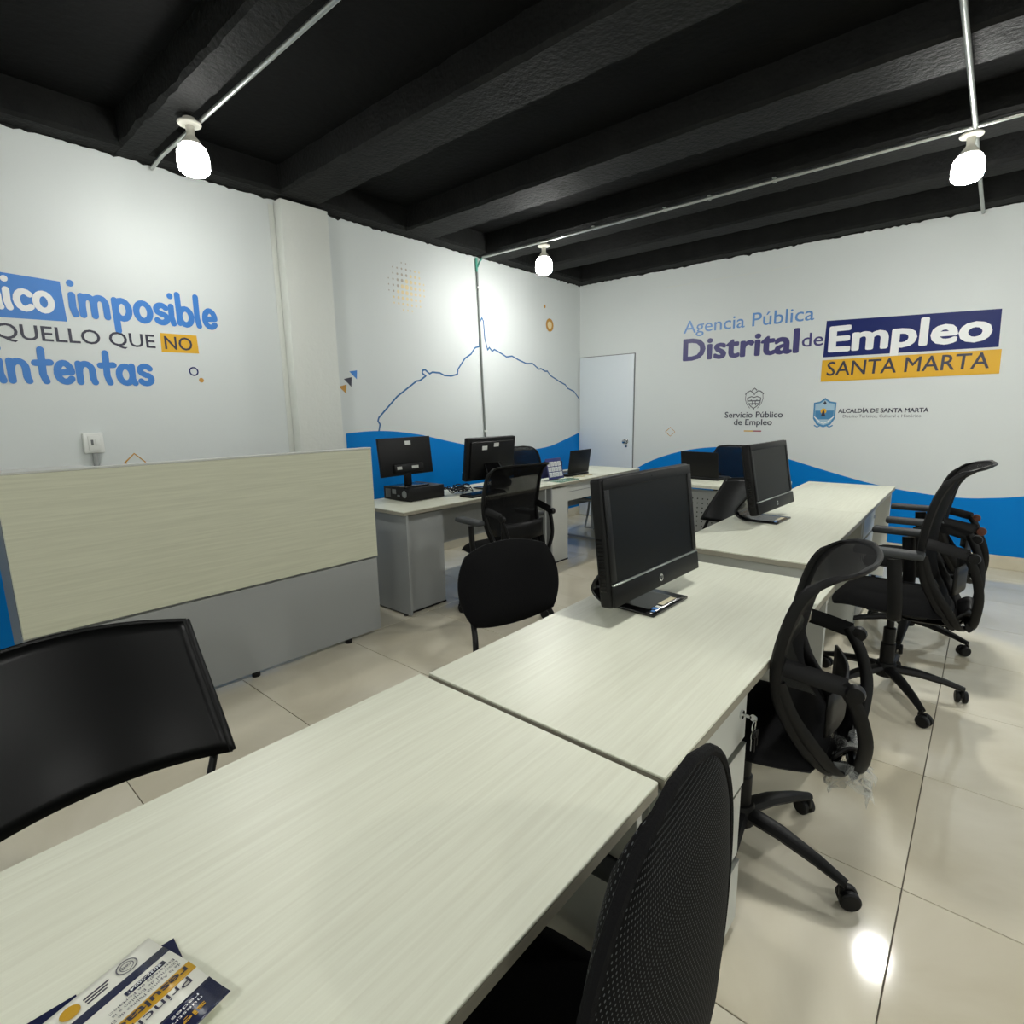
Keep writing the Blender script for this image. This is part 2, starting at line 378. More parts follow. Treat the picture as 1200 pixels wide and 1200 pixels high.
# torn lower edge of the black paint on top of the white walls
def ragged(plane, a, b, parent):
    g = G(); t = bmesh.new(); n = int((b - a) / 0.03); lo = []; hi = []
    for i in range(n + 1):
        x = a + (b - a) * i / n; hi.append(t.verts.new((x, ZC + 0.03, 0.0014)))
        lo.append(t.verts.new((x, ZC - 0.002 - abs(random.gauss(0, 0.006)) - (0.012 if random.random() < 0.05 else 0), 0.0014)))
    for i in range(n): t.faces.new((lo[i], lo[i + 1], hi[i + 1], hi[i]))
    g.add(t, plane); g.out('paint_edge', 'black_concrete', parent, 0)
ragged(LEFT, YF, YB, wl); ragged(BACK, XL, XR, wb)
# plastered column on the left wall
g = G(); g.box(XL, XL + 0.105, 2.17, 2.55, 0, 2.925, bev=0.006)
col = g.out('column', 'plaster', wl, 40)
g = G(); g.box(XL, XL + 0.003, 2.13, 2.17, 0, 2.9, bev=0.002); g.out('corner_bead', 'plaster', wl, 40)
# faint seam high on the back wall
g = G(); g.box(-3.0, -1.6, YB - 0.0025, YB, 2.74, 2.747); g.out('vinyl_seam', 'plaster', wb, 0)

# ------------------------------------------------------------ wall graphics, left wall
W = [(2.64, 1.234), (2.798, 1.242), (2.976, 1.243), (3.189, 1.227), (3.453, 1.188), (3.598, 1.156), (4.016, 1.066), (4.429, 0.993), (4.938, 0.942), (5.431, 0.952), (5.754, 1.008), (6.158, 1.102)]
Wc = [(p.x, p.y) for p in curve([(a, b, 0) for a, b in W], 4)]
flat('wave_graphic', 'blue', wl, LEFT, Wc + [(6.158, 0.115), (2.64, 0.115)])
flat('wave_graphic', 'blue', wl, LEFT, [(-1.5, 0.75), (-0.6, 0.82), (0.3, 0.8), (1.2, 0.72), (2.1, 0.6), (2.1, 0.115), (-1.5, 0.115)])
mt = [(2.976, 1.24), (2.992, 1.3), (2.972, 1.331), (2.984, 1.36), (3.197, 1.545), (3.431, 1.688), (3.473, 1.694), (3.548, 1.739), (3.505, 1.763), (3.513, 1.79), (3.542, 1.796), (3.596, 1.761), (3.633, 1.777), (3.728, 1.774), (3.786, 1.752), (3.877, 1.75), (3.964, 1.77), (3.974, 1.82), (4.075, 1.931), (4.167, 1.98), (4.22, 2.04), (4.237, 2.049), (4.292, 2.064), (4.315, 2.316), (4.342, 2.355), (4.363, 2.321), (4.377, 2.151), (4.417, 2.038), (4.444, 2.064), (4.488, 2.029), (4.524, 2.049), (4.642, 2.012), (4.717, 1.984), (4.813, 1.998), (4.931, 1.962), (5.062, 1.931), (5.178, 1.937), (5.295, 1.878), (5.339, 1.886), (5.417, 1.859), (5.462, 1.862), (5.519, 1.814), (5.7, 1.75), (5.838, 1.71), (5.884, 1.669), (6.028, 1.631), (6.15, 1.537)]
g = G()
for a, b in zip(mt, mt[1:]): line(g, LEFT, [a, b], 0.016)
g.out('mountain_outline', 'line_blue', wl, 0)
flat('slogan_box', 'blue_text', wl, LEFT, [(0.1, 2.2), (0.847, 2.171), (0.853, 1.952), (0.1, 1.935)])
brush('unico', 'slogan_lettering', 'white_print', wl, LEFT, 0.40, 0.82, 1.99, 0.115)
brush('imposible', 'slogan_lettering', 'blue_text', wl, LEFT, 0.874, 1.71, 1.985, 0.132)
text('QUELLO QUE', 'slogan_lettering', 'ink', wl, LEFT, 0.53, 1.293, 1.834, 0.082, bold=0.014)
text('A', 'slogan_lettering', 'ink', wl, LEFT, 0.44, 0.52, 1.834, 0.082)
flat('slogan_box', 'gold', wl, LEFT, [(1.328, 1.933), (1.546, 1.934), (1.55, 1.817), (1.324, 1.813)])
text('NO', 'slogan_lettering', 'ink', wl, LEFT, 1.347, 1.513, 1.833, 0.082, bold=0.014)
brush('intentas', 'slogan_lettering', 'blue_text', wl, LEFT, 0.505, 1.272, 1.598, 0.132)
ring('ring_graphic', 'navy', wl, LEFT, 1.503, 1.697, 0.021, 0.03)
g = G(); disc(g, LEFT, 1.545, 1.641, 0.016); g.out('dot_graphic', 'ochre', wl, 0)
g = G(); line(g, LEFT, [(1.036, 1.118), (1.092, 1.172), (1.148, 1.114), (1.092, 1.06), (1.036, 1.118)], 0.009); g.out('diamond_graphic', 'ochre', wl, 0)
for pts, m in (([(2.714, 1.747), (2.79, 1.759), (2.782, 1.685)], 'blue_text'), ([(2.657, 1.684), (2.733, 1.701), (2.724, 1.621)], 'ink'), ([(2.604, 1.621), (2.678, 1.639), (2.669, 1.566)], 'ochre')):
    flat('triangle_graphic', m, wl, LEFT, pts)
ring('ring_graphic', 'ochre', wl, LEFT, 5.513, 2.399, 0.042, 0.075)
g = G(); disc(g, LEFT, 5.513, 2.399, 0.042); g.out('dot_graphic', 'pale_gold', wl, 0)
g = G(); disc(g, LEFT, 5.415, 2.6, 0.02); g.out('dot_graphic', 'ochre', wl, 0)
g1, g2 = G(), G()
for i in range(-4, 5):
    for j in range(-4, 5):
        d = math.hypot(i, j)
        if d < 4.3:
            (disc(g1, LEFT, 3.37 + i * 0.05, 2.51 + j * 0.05, 0.019 - 0.003 * d, n=10) if (i - j) < -1 else disc(g2, LEFT, 3.37 + i * 0.05, 2.51 + j * 0.05, 0.022 - 0.0032 * d, n=10))
g1.out('halftone_graphic', 'dot_grey', wl, 0, kind='stuff'); g2.out('halftone_graphic', 'pale_gold', wl, 0, kind='stuff')

# ------------------------------------------------------------ wall graphics, back wall
W = [(-3.314, 0.657), (-3.065, 0.785), (-2.765, 0.888), (-2.491, 0.944), (-2.25, 0.965), (-2.019, 0.963), (-1.754, 0.915), (-1.55, 0.862), (-1.261, 0.779), (-0.958, 0.697), (-0.794, 0.659), (-0.577, 0.62), (-0.291, 0.589), (-0.101, 0.585), (0.055, 0.599), (0.266, 0.633), (0.8, 0.76), (1.6, 0.9), (2.6, 0.95), (3.6, 0.84), (4.58, 0.66)]
Wc = [(p.x, p.y) for p in curve([(a, b, 0) for a, b in W], 4)]
flat('wave_graphic', 'blue', wb, BACK, Wc + [(4.58, 0.115), (-3.314, 0.115)])
text('Agencia Pública', 'sign_lettering', 'sky_text', wb, BACK, -2.736, -1.413, 2.219, 0.132, bold=0.008)
text('Distrital', 'sign_lettering', 'purple', wb, BACK, -2.735, -1.53, 1.918, 0.24, bold=0.05)
text('de', 'sign_lettering', 'purple', wb, BACK, -1.507, -1.317, 1.971, 0.13, bold=0.012)
flat('sign_box', 'navy', wb, BACK, [(-1.302, 2.196), (-0.034, 2.148), (-0.023, 1.848), (-1.309, 1.858)])
text('Empleo', 'sign_lettering', 'white_print', wb, BACK, -1.272, -0.075, 1.9, 0.24, bold=0.055)
flat('sign_box', 'gold', wb, BACK, [(-1.312, 1.831), (-0.002, 1.829), (0.003, 1.634), (-1.312, 1.627)], 0.0, 0.005)
text('SANTA MARTA', 'sign_lettering', 'ink', wb, BACK, -1.267, -0.067, 1.681, 0.13, bold=0.012, shear=0.03, lift=0.0052)
text('Servicio Público', 'sign_lettering', 'ink', wb, BACK, -2.226, -1.635, 1.285, 0.062, bold=0.018)
text('de Empleo', 'sign_lettering', 'ink', wb, BACK, -2.125, -1.734, 1.207, 0.062, bold=0.018)
flat('sign_bar', 'gold', wb, BACK, [(-2.014, 1.138), (-1.92, 1.138), (-1.92, 1.15), (-2.014, 1.15)])
flat('sign_bar', 'red_print', wb, BACK, [(-1.92, 1.138), (-1.836, 1.138), (-1.836, 1.15), (-1.92, 1.15)])
text('ALCALDÍA DE SANTA MARTA', 'sign_lettering', 'ink', wb, BACK, -1.139, -0.435, 1.325, 0.04, bold=0.04)
text('Distrito Turístico, Cultural e Histórico', 'sign_lettering', 'grey_ink', wb, BACK, -1.095, -0.485, 1.281, 0.028)
g = G(); line(g, BACK, [(-2.912, 1.126), (-2.853, 1.178), (-2.795, 1.126), (-2.853, 1.074), (-2.912, 1.126)], 0.008); g.out('diamond_graphic', 'ochre', wb, 0)
# line-drawn coat of arms
g = G()
line(g, BACK, [(-1.995, 1.49), (-1.99, 1.44), (-1.96, 1.405), (-1.928, 1.38), (-1.896, 1.405), (-1.866, 1.44), (-1.861, 1.49), (-1.9, 1.505), (-1.928, 1.495), (-1.956, 1.505), (-1.995, 1.49)], 0.010)
line(g, BACK, [(-1.985, 1.46), (-1.871, 1.46)], 0.011); line(g, BACK, [(-1.975, 1.43), (-1.881, 1.43)], 0.011)
line(g, BACK, [(-2.018, 1.53), (-2.0, 1.55), (-1.97, 1.565), (-1.94, 1.545), (-1.928, 1.52), (-1.916, 1.545), (-1.886, 1.565), (-1.856, 1.55), (-1.838, 1.53)], 0.011)
line(g, BACK, [(-1.95, 1.57), (-1.928, 1.59), (-1.906, 1.57)], 0.011)
for sx in (-1, 1):
    line(g, BACK, [(-1.928 + sx * .085, 1.53), (-1.928 + sx * .09, 1.48), (-1.928 + sx * .075, 1.43), (-1.928 + sx * .04, 1.385)], 0.006)
    line(g, BACK, [(-1.928 + sx * .03, 1.47), (-1.928 + sx * .012, 1.45), (-1.928 + sx * .02, 1.415)], 0.009)
line(g, BACK, [(-1.928, 1.385), (-1.928, 1.37)], 0.012)
g.out('coat_of_arms', 'grey_ink', wb, 0)
# coloured city shield
def sh(k, dx=0):
    return [(-1.257 + (x) * k, 1.332 + (z) * k) for x, z in ((-.098, .095), (-.045, .105), (0, .14), (.045, .105), (.098, .095), (.096, -.06), (.06, -.12), (0, -.145), (-.06, -.12), (-.096, -.06))]
flat('shield_emblem', 'shield_blue', wb, BACK, sh(1.0)); flat('shield_emblem', 'shield_pale', wb, BACK, sh(0.86), 0.0012, 0.002)
flat('shield_emblem', 'shield_blue', wb, BACK, [(-1.338, 1.35), (-1.176, 1.35), (-1.178, 1.29), (-1.21, 1.265), (-1.304, 1.265), (-1.336, 1.29)], 0.002, 0.0026)
g = G(); disc(g, BACK, -1.265, 1.345, 0.026, 0.003); g.out('shield_emblem', 'gold', wb, 0)
flat('shield_emblem', 'ink', wb, BACK, [(-1.285, 1.295), (-1.245, 1.295), (-1.253, 1.325), (-1.258, 1.35), (-1.272, 1.35), (-1.277, 1.325)], 0.002, 0.0036)
flat('shield_emblem', 'ink', wb, BACK, [(-1.272, 1.42), (-1.258, 1.445), (-1.243, 1.42), (-1.257, 1.405)], 0.002, 0.0036)
g = G()
line(g, BACK, [(-1.34, 1.29), (-1.29, 1.24), (-1.257, 1.225), (-1.224, 1.24), (-1.174, 1.29)], 0.008, 0.004)
g.out('shield_emblem', 'white_print', wb, 0)
g = G()
line(g, BACK, [(-1.335, 1.205), (-1.31, 1.19), (-1.285, 1.205), (-1.257, 1.195), (-1.229, 1.205), (-1.204, 1.19), (-1.179, 1.205)], 0.012); line(g, BACK, [(-1.335, 1.262), (-1.29, 1.225), (-1.224, 1.225), (-1.179, 1.262)], 0.012)
g.out('shield_emblem', 'shield_blue', wb, 0)

# ------------------------------------------------------------ door
g = G(); g.box(-4.115, -3.328, YB - 0.004, YB, 0.0, 2.06); door = g.out('door_1', 'grey_dark', None, 0, 'structure')
g = G(); g.box(-4.108, -3.338, YB - 0.022, YB - 0.004, 0.008, 2.05, bev=0.002); g.out('door_leaf', 'door', door)
hd = G(); hd.lathe([(0.031, 0), (0.031, 0.006), (0.024, 0.01), (0.011, 0.012), (0.011, 0.035), (0.026, 0.045), (0.028, 0.06), (0.02, 0.07), (0.0, 0.072)], 20, Matrix.Translation((-3.42, YB - 0.022, 1.0)) @ Matrix.Rotation(R(90), 4, 'X')); hd.out('knob', 'chrome', door)
g = G(); g.box(-3.435, -3.405, YB - 0.027, YB - 0.022, 0.93, 0.96, bev=0.004); g.out('keyhole_plate', 'chrome', door)

# ------------------------------------------------------------ ceiling conduits and bulbs
def pipe(name, pts, r, label, clamps=()):
    t = thing(name, label, 'conduit', pts[0]); p0 = Vector(pts[0])
    g = G(); g.tube([Vector(p) - p0 for p in pts], r, 12); g.out('pipe', 'steel', t)
    for c in clamps:
        g = G(); c = Vector(c) - p0; g.box(c.x - .012, c.x + .012, c.y - .03, c.y + .03, c.z - .004 + r, c.z + r + 0.002, bev=0.001); g.tube([(c.x - .008, c.y, c.z), (c.x + .008, c.y, c.z)], r + 0.004, 12); g.out('clamp', 'steel', t)
    return t
pipe('ceiling_conduit', [(-4.09, 1.385, 2.905), (-3.9, 1.385, 2.925), (0.4, 1.385, 2.925), (4.5, 1.385, 2.925)], 0.011, 'thin steel conduit running past the bulb over the slogan wall')
pipe('ceiling_conduit', [(-4.06, 4.30, 2.922), (-2.2, 4.31, 2.918), (0.2, 4.30, 2.922), (4.5, 4.30, 2.922)], 0.0115, 'long steel conduit under the beam linking the far two bulbs', [(-2.75, 4.305, 2.92), (-2.1, 4.31, 2.918), (-1.75, 4.31, 2.918), (-1.3, 4.308, 2.919)])
pipe('ceiling_conduit', [(-0.255, -3.3, 2.9), (-0.255, 1.3, 2.9), (-0.25, 3.0, 2.9), (-0.24, 4.25, 2.9)], 0.0125, 'pale steel conduit hanging below the beams, crossing to the bulb by the sign')
pipe('ceiling_conduit', [(-0.24, 4.39, 2.9), (-0.235, 5.4, 2.9), (-0.23, 6.1, 2.9)], 0.0125, 'short grey conduit from behind the bulb by the sign to the back wall')
def lamp(x, y, z, label, power=1.0):
    bn = bulb_mats(power)
    t = thing('ceiling_bulb', label, 'light bulb', (x, y, z), 0, None)
    g = G(); g.lathe([(0.0, 0.03), (0.03, 0.028), (0.034, 0.01), (0.056, 0.006), (0.058, 0), (0.054, -0.006), (0.03, -0.01), (0.0, -0.011)][::-1]); g.out('ceiling_rose', 'ceramic', t)
    g = G(); g.lathe([(0.0, -0.01), (0.021, -0.012), (0.02, -0.05), (0.026, -0.062), (0.042, -0.08), (0.05, -0.1), (0.0, -0.102)][::-1]); g.out('lamp_holder', 'ceramic', t)
    g = G(); g.lathe([(0.0, -0.252), (0.03, -0.25), (0.056, -0.24), (0.072, -0.224), (0.0765, -0.208)], 32); b_ = g.out('bulb_dome', bn, t, 60)
    g = G(); g.lathe([(0.0765, -0.2079), (0.078, -0.18), (0.075, -0.14), (0.065, -0.115), (0.05, -0.1)], 32); g.out('bulb_sleeve', bn + 's', t, 60)
lamp(-3.35, 1.34, 2.905, 'lit white bulb on the ceiling above the slogan wall', 0.5)
lamp(-3.33, 4.36, 2.9, 'small lit white bulb near the far corner, the farthest bulb', 1.05)
lamp(-0.26, 4.36, 2.9, 'lit white bulb hanging by the pale pipe in front of the sign wall', 1.45)
for x, y, lb, pw in ((-0.26, 1.34, 'above the middle desk, right over the row', 1.0), (2.8, 1.34, 'over the right-hand part of the room', 1.5), (2.8, 4.36, 'in front of the sign wall, farthest right', 1.6), (-3.35, -1.7, 'behind the viewer along the slogan wall', 0.7), (-0.26, -1.7, 'behind the viewer over the desk row', 1.1), (2.8, -1.7, 'behind the viewer at the right', 1.3)):
    lamp(x, y, 2.905, 'lit white ceiling bulb ' + lb, pw)
# the green junction and vertical conduit on the left wall
t = thing('wall_conduit', 'thin grey conduit running down the left wall through the mountain outline', 'conduit', (XL + 0.013, 4.272, 2.92))
g = G(); g.tube([(0, 0.003, -0.13), (0, 0.012, -0.35), (0, 0.045, -1.3), (0, 0.08, -2.1)], 0.0105, 10); g.out('pipe', 'conduit', t)
g = G(); g.tube([(0, -.006, 0.0), (0, 0.0, -0.13)], 0.0125, 10); g.tube([(0.04, 0.04, 0.0), (0.015, 0.03, -0.03), (0.006, 0.008, -0.08)], 0.009, 10); g.out('green_sleeve', 'green', t)
for z in (-0.28, -1.73):
    g = G(); g.box(-.012, .015, 0.006 + .035 * -z - .02, 0.006 + .035 * -z + 0.02, z - .01, z + .01, bev=.002); g.out('clamp', 'white_plastic', t)
# socket
t = thing('wall_outlet', 'white wall socket box on the slogan wall just above the reception counter', 'outlet', (XL, 0.885, 1.25))
g = G(); g.box(0.0, 0.035, -0.05, 0.05, -0.06, 0.06, bev=0.006); g.out('box', 'white_plastic', t)
g = G(); g.box(0.035, 0.04, -0.03, 0.03, -0.045, 0.045, bev=0.003); g.out('cover_plate', 'white_plastic', t)
g = G(); g.box(0.04, 0.0415, -0.016, -0.004, -0.012, 0.02); g.out('socket', 'grey_dark', t)
g = G(); g.box(0.04, 0.0435, 0.004, 0.022, -0.016, 0.022, bev=.001); g.out('switch', 'white_plastic', t)
g = G(); g.tube([(0.018, 0.0, -0.06), (0.018, 0, -0.7)], 0.015, 10); g.out('pipe', 'grey_panel', t)

# ------------------------------------------------------------ desks
def desk(name, label, x0, x1, y0, y1, rz=0.0, z=0.75, ped=None, front=1, modesty=True, group=None, topm='laminate', panelm='white_panel', group_=None, drawers=None):
    """long axis along y; front=1: the user sits at +x"""
    t = thing(name, label, 'desk', ((x0 + x1) / 2, (y0 + y1) / 2, 0), rz)
    a, b = (x1 - x0) / 2, (y1 - y0) / 2; th = 0.028
    g = G(); g.box(-a, a, -b, b, z - 0.006, z, bev=0.0015, seg=1); g.out('desk_top', topm, t)
    g = G(); g.box(-a, a, -b, b, z - th, z - 0.0062, bev=0.001, seg=1); g.out('edge_band', 'edge', t)
    for yy in (-b + 0.03, b - 0.048):
        g = G(); g.box(-a + 0.03, a - 0.015, yy, yy + 0.018, 0.015, z - th - .0005, bev=0.001, seg=1); g.out('side_panel', panelm, t)
        for xx in (-a + 0.08, a - 0.08):
            g = G(); g.lathe([(0.016, 0), (0.016, 0.01), (0.01, 0.0145)], 12, Matrix.Translation((xx, yy + 0.009, 0))); g.out('foot', 'black_plastic', t)
    if modesty:
        xx = -front * (a - 0.06)
        g = G(); g.box(min(xx, xx + front * 0.018), max(xx, xx + front * 0.018), -b + 0.0485, b - 0.0485, modesty if modesty is not True else 0.32, z - th - .0005, bev=0.001, seg=1); g.out('modesty_panel', panelm, t)
    return t
def pedestal(t, fx, y0, y1, depth, front, zs, outs, bodym='white_panel', frontm='white_panel', lock=True, keys=False, z1=0.7215):
    """drawer pedestal fixed under the desk top; fx = local x of the drawer fronts"""
    g = G(); xb = fx - front * 0.02; g.box(min(xb, xb - front * depth), max(xb, xb - front * depth), y0, y1, 0.02, z1, bev=0.001, seg=1); g.out('pedestal_body', bodym, t)
    for (za, zb), o in zip(zs, outs):
        g = G(); g.box(min(xb, fx + front * o), max(xb, fx + front * o), y0 + 0.003, y1 - 0.003, za, zb, bev=0.0015, seg=1); d = g.out('drawer', frontm, t)
        g = G(); g.box(min(fx + front * (o - .012), fx + front * (o + 0.001)), max(fx + front * (o - .012), fx + front * (o + 0.001)), y0 + 0.004, y1 - 0.004, zb - 0.0005, zb + 0.002); g.out('edge_strip', 'steel', d)
    if lock:
        za, zb = zs[0]; ly = y1 - 0.045; f = fx + front * outs[0]
        g = G(); g.lathe([(0.011, 0), (0.011, 0.006), (0.0, 0.007)], 14, Matrix.Translation((f, ly, (za + zb) / 2 + 0.02)) @ Matrix.Rotation(R(90 * front), 4, 'Y')); g.out('lock', 'chrome', t)
    if keys:
        k = thing('key_ring', 'bunch of keys hanging from the drawer lock of the middle desk', 'keys', (0, 0, 0))
        p = Vector((f, ly, (za + zb) / 2 + 0.02)); p = Vector(t.location) + p; k.location = p
        g = G(); g.box(0.006, 0.026, -0.0012, 0.0012, -0.004, 0.004, bev=0.0008, seg=1); g.lathe([(0.009, -0.0012), (0.009, 0.0012)], 14, Matrix.Translation((0.03, 0, 0)) @ Matrix.Rotation(R(90), 4, 'X')); g.out('key', 'chrome', k)
        g = G(); g.tube([(0.032, 0.014 * math.cos(a), -0.02 + 0.014 * math.sin(a)) for a in [i * math.pi / 8 for i in range(16)]], 0.0013, 6, closed=True); g.out('ring', 'chrome', k)
        for n, (dy, dz) in enumerate(((-0.01, -0.05), (0.004, -0.06), (0.012, -0.045))):
            g = G(); g.lathe([(0.011, -.001), (0.011, .001)], 12, Matrix.Translation((0.032 + n * .003, dy * .7, -0.042)) @ Matrix.Rotation(R(90), 4, 'Y')); g.box(0.031 + n * .003, 0.033 + n * .003, dy - .004, dy + .003, dz - 0.03, -0.045); g.out('key', 'chrome' if n == 0 else 'black_plastic', k)
M['laminate_edge'] = M['edge']
D1 = desk('office_desk', 'nearest pale wood-look desk, with the brochures on it', -1.03, -0.38, -0.58, 0.822)
D2 = desk('office_desk', 'middle pale desk with the large dark computer, beyond the nearest desk', -1.015, -0.375, 0.838, 2.25)
pedestal(D2, 0.303, -0.69, -0.20, 0.45, 1, [(0.575, 0.70), (0.445, 0.56), (0.235, 0.43), (0.04, 0.22)], [0.0, 0.004, 0.0, 0.006], keys=True)
D3 = desk('office_desk', 'pale desk with the second dark computer, beyond the gap in the row', -1.13, -0.505, 2.475, 3.885, 0.7, z=0.752)
pedestal(D3, 0.297, -0.65, -0.22, 0.45, 1, [(0.575, 0.70), (0.445, 0.56), (0.235, 0.43), (0.04, 0.22)], [0.0, 0.002, 0.0, 0.0])
D4 = desk('office_desk', 'empty pale desk at the far end of the row, nearest the sign wall', -1.148, -0.523, 3.89, 5.30, 0.7, z=0.752)
pedestal(D4, 0.297, -0.65, -0.22, 0.45, 1, [(0.575, 0.70), (0.445, 0.56), (0.235, 0.43), (0.04, 0.22)], [0.0, 0.0, 0.0, 0.0])

# left-wall desks (the user sits at +x, against the blue wave)
D5 = desk('wall_desk', 'light grey desk with the monitor on a black computer, beside the reception counter', -3.52, -2.89, 2.24, 3.85, panelm='grey_panel', modesty=0.3)
g = G(); g.box(-0.22, 0.235, -0.7565, -0.39, 0.012, 0.70, bev=0.001, seg=1); g.out('pedestal_body', 'grey_panel', D5)
g = G(); g.box(-0.22, 0.238, -0.7565, -0.388, 0.0, 0.0115); g.out('plinth', 'black_plastic', D5)
D6 = desk('wall_desk', 'light grey desk with the open laptop, in front of the white door', -3.52, -2.89, 3.86, 5.5, panelm='grey_panel', modesty=0.35)
g = G(); g.box(-0.22, 0.27, -0.7715, -0.49, 0.012, 0.70, bev=0.001, seg=1); g.out('pedestal_body', 'white_panel', D6)
g = G(); g.box(-0.22, 0.273, -0.7715, -0.488, 0.0, 0.0115); g.out('plinth', 'black_plastic', D6)
g = G(); g.box(-0.2, 0.24, -0.486, 0.0, 0.55, 0.72, bev=0.001, seg=1); dr = g.out('drawer', 'white_panel', D6)
g = G(); g.box(0.24, 0.243, -0.46, -0.03, 0.634, 0.638); g.out('drawer_gap', 'grey_dark', dr)

# desk in front of the sign wall
D7 = thing('wall_desk', 'light desk with a perforated front panel, before the sign wall', 'desk', (-1.9, 4.9, 0), -2)
g = G(); g.box(-0.68, 0.62, -0.33, 0.33, 0.722, 0.75, bev=0.002); g.out('desk_top', 'laminate', D7)
for xx in (-0.64, 0.56):
    g = G(); g.box(xx, xx + 0.018, -0.28, 0.3, 0.0, 0.7215); g.out('side_panel', 'grey_panel', D7)
g = G(); g.box(-0.618, 0.556, -0.26, -0.245, 0.3, 0.7); pp = g.out('modesty_panel', 'grey_panel', D7)
g = G()
for i in range(24):
    for j in range(7): g.lathe([(0.006, 0), (0.006, 0.002)], 8, Matrix.Translation((-0.55 + i * 0.045, -0.26, 0.38 + j * 0.04)) @ Matrix.Rotation(R(90), 4, 'X'))
g.out('vent_hole', 'black_plastic', pp, 0, kind='stuff')

# ------------------------------------------------------------ reception counter
t = thing('reception_counter', 'reception counter with a pale wood-look front above a grey base', 'counter', (-2.87, 1.14, 0), -1.2)
g = G(); g.box(-0.03, 0.0, -0.85, 0.85, 0.515, 1.185, bev=0.0015, seg=1); g.out('front_panel', 'laminate_v', t)
g = G(); g.box(-0.05, 0.002, -0.852, 0.852, 1.1855, 1.195, bev=0.002, seg=1); g.out('top_edge', 'white_panel', t)
g = G(); g.box(-0.05, -0.031, -0.83, 0.835, 0.03, 1.18, bev=0.001, seg=1); g.out('base_panel', 'grey_panel', t)
g = G(); g.box(-0.031, -0.012, -0.79, 0.85, 0.028, 0.5, bev=0.001, seg=1); g.out('kick_panel', 'grey_panel', t)
g = G(); g.box(-0.34, -0.052, -0.85, -0.52, 1.165, 1.184, bev=0.002); g.out('inner_shelf', 'white_panel', t)
for y in (-0.85, 0.8):
    g = G(); g.box(-0.56 if y > 0 else -0.42, -0.052, y, y + 0.02, 0.02, 1.15 if y < 0 else 0.72, bev=0.001, seg=1); g.out('side_panel', 'grey_dark', t)
g = G(); g.box(-0.07, -0.032, -0.85, -0.80, 0.0, 0.515, bev=0.002); g.out('corner_post', 'grey_panel', t)
g = G(); g.box(-0.62, -0.052, -0.83, 0.83, 0.722, 0.75, bev=0.001, seg=1); g.out('inner_desk', 'laminate', t)
for y in (-0.5, 0.05, 0.62):
    g = G(); g.lathe([(0.022, 0), (0.022, 0.018), (0.012, 0.028)], 14, Matrix.Translation((-0.03, y, 0))); g.out('foot', 'black_plastic', t)

# ------------------------------------------------------------ chairs
PROF = curve([(0.235, 0, 0.43), (0.17, 0, 0.53), (0.115, 0, 0.65), (0.098, 0, 0.77), (0.112, 0, 0.9), (0.145, 0, 1.02), (0.2, 0, 1.085), (0.285, 0, 1.115)], 8)
def prof(v):
    f = v * (len(PROF) - 1); i = min(int(f), len(PROF) - 2); return PROF[i].lerp(PROF[i + 1], f - i)
def halfw(v):
    a = 0.175 + 0.06 * math.sin(min(v / 0.6, 1) * math.pi / 2)
    if v > 0.6: a -= 0.02 * (v - 0.6) / 0.4
    if v > 0.9: a *= math.sqrt(max(0.0, 1 - ((v - 0.9) / 0.1) ** 2 * 0.62))
    if v < 0.05: a *= 0.86 + 0.14 * v / 0.05
    return a
def back_pt(s, v, tall=1.0, lip=1.0):
    p = prof(v); y = s * halfw(v); x = p.x + 0.042 * (1 - s * s) * (0.4 + 0.6 * math.sin(v * math.pi))
    return Vector((x, y, 0.43 + (p.z - 0.43) * tall))
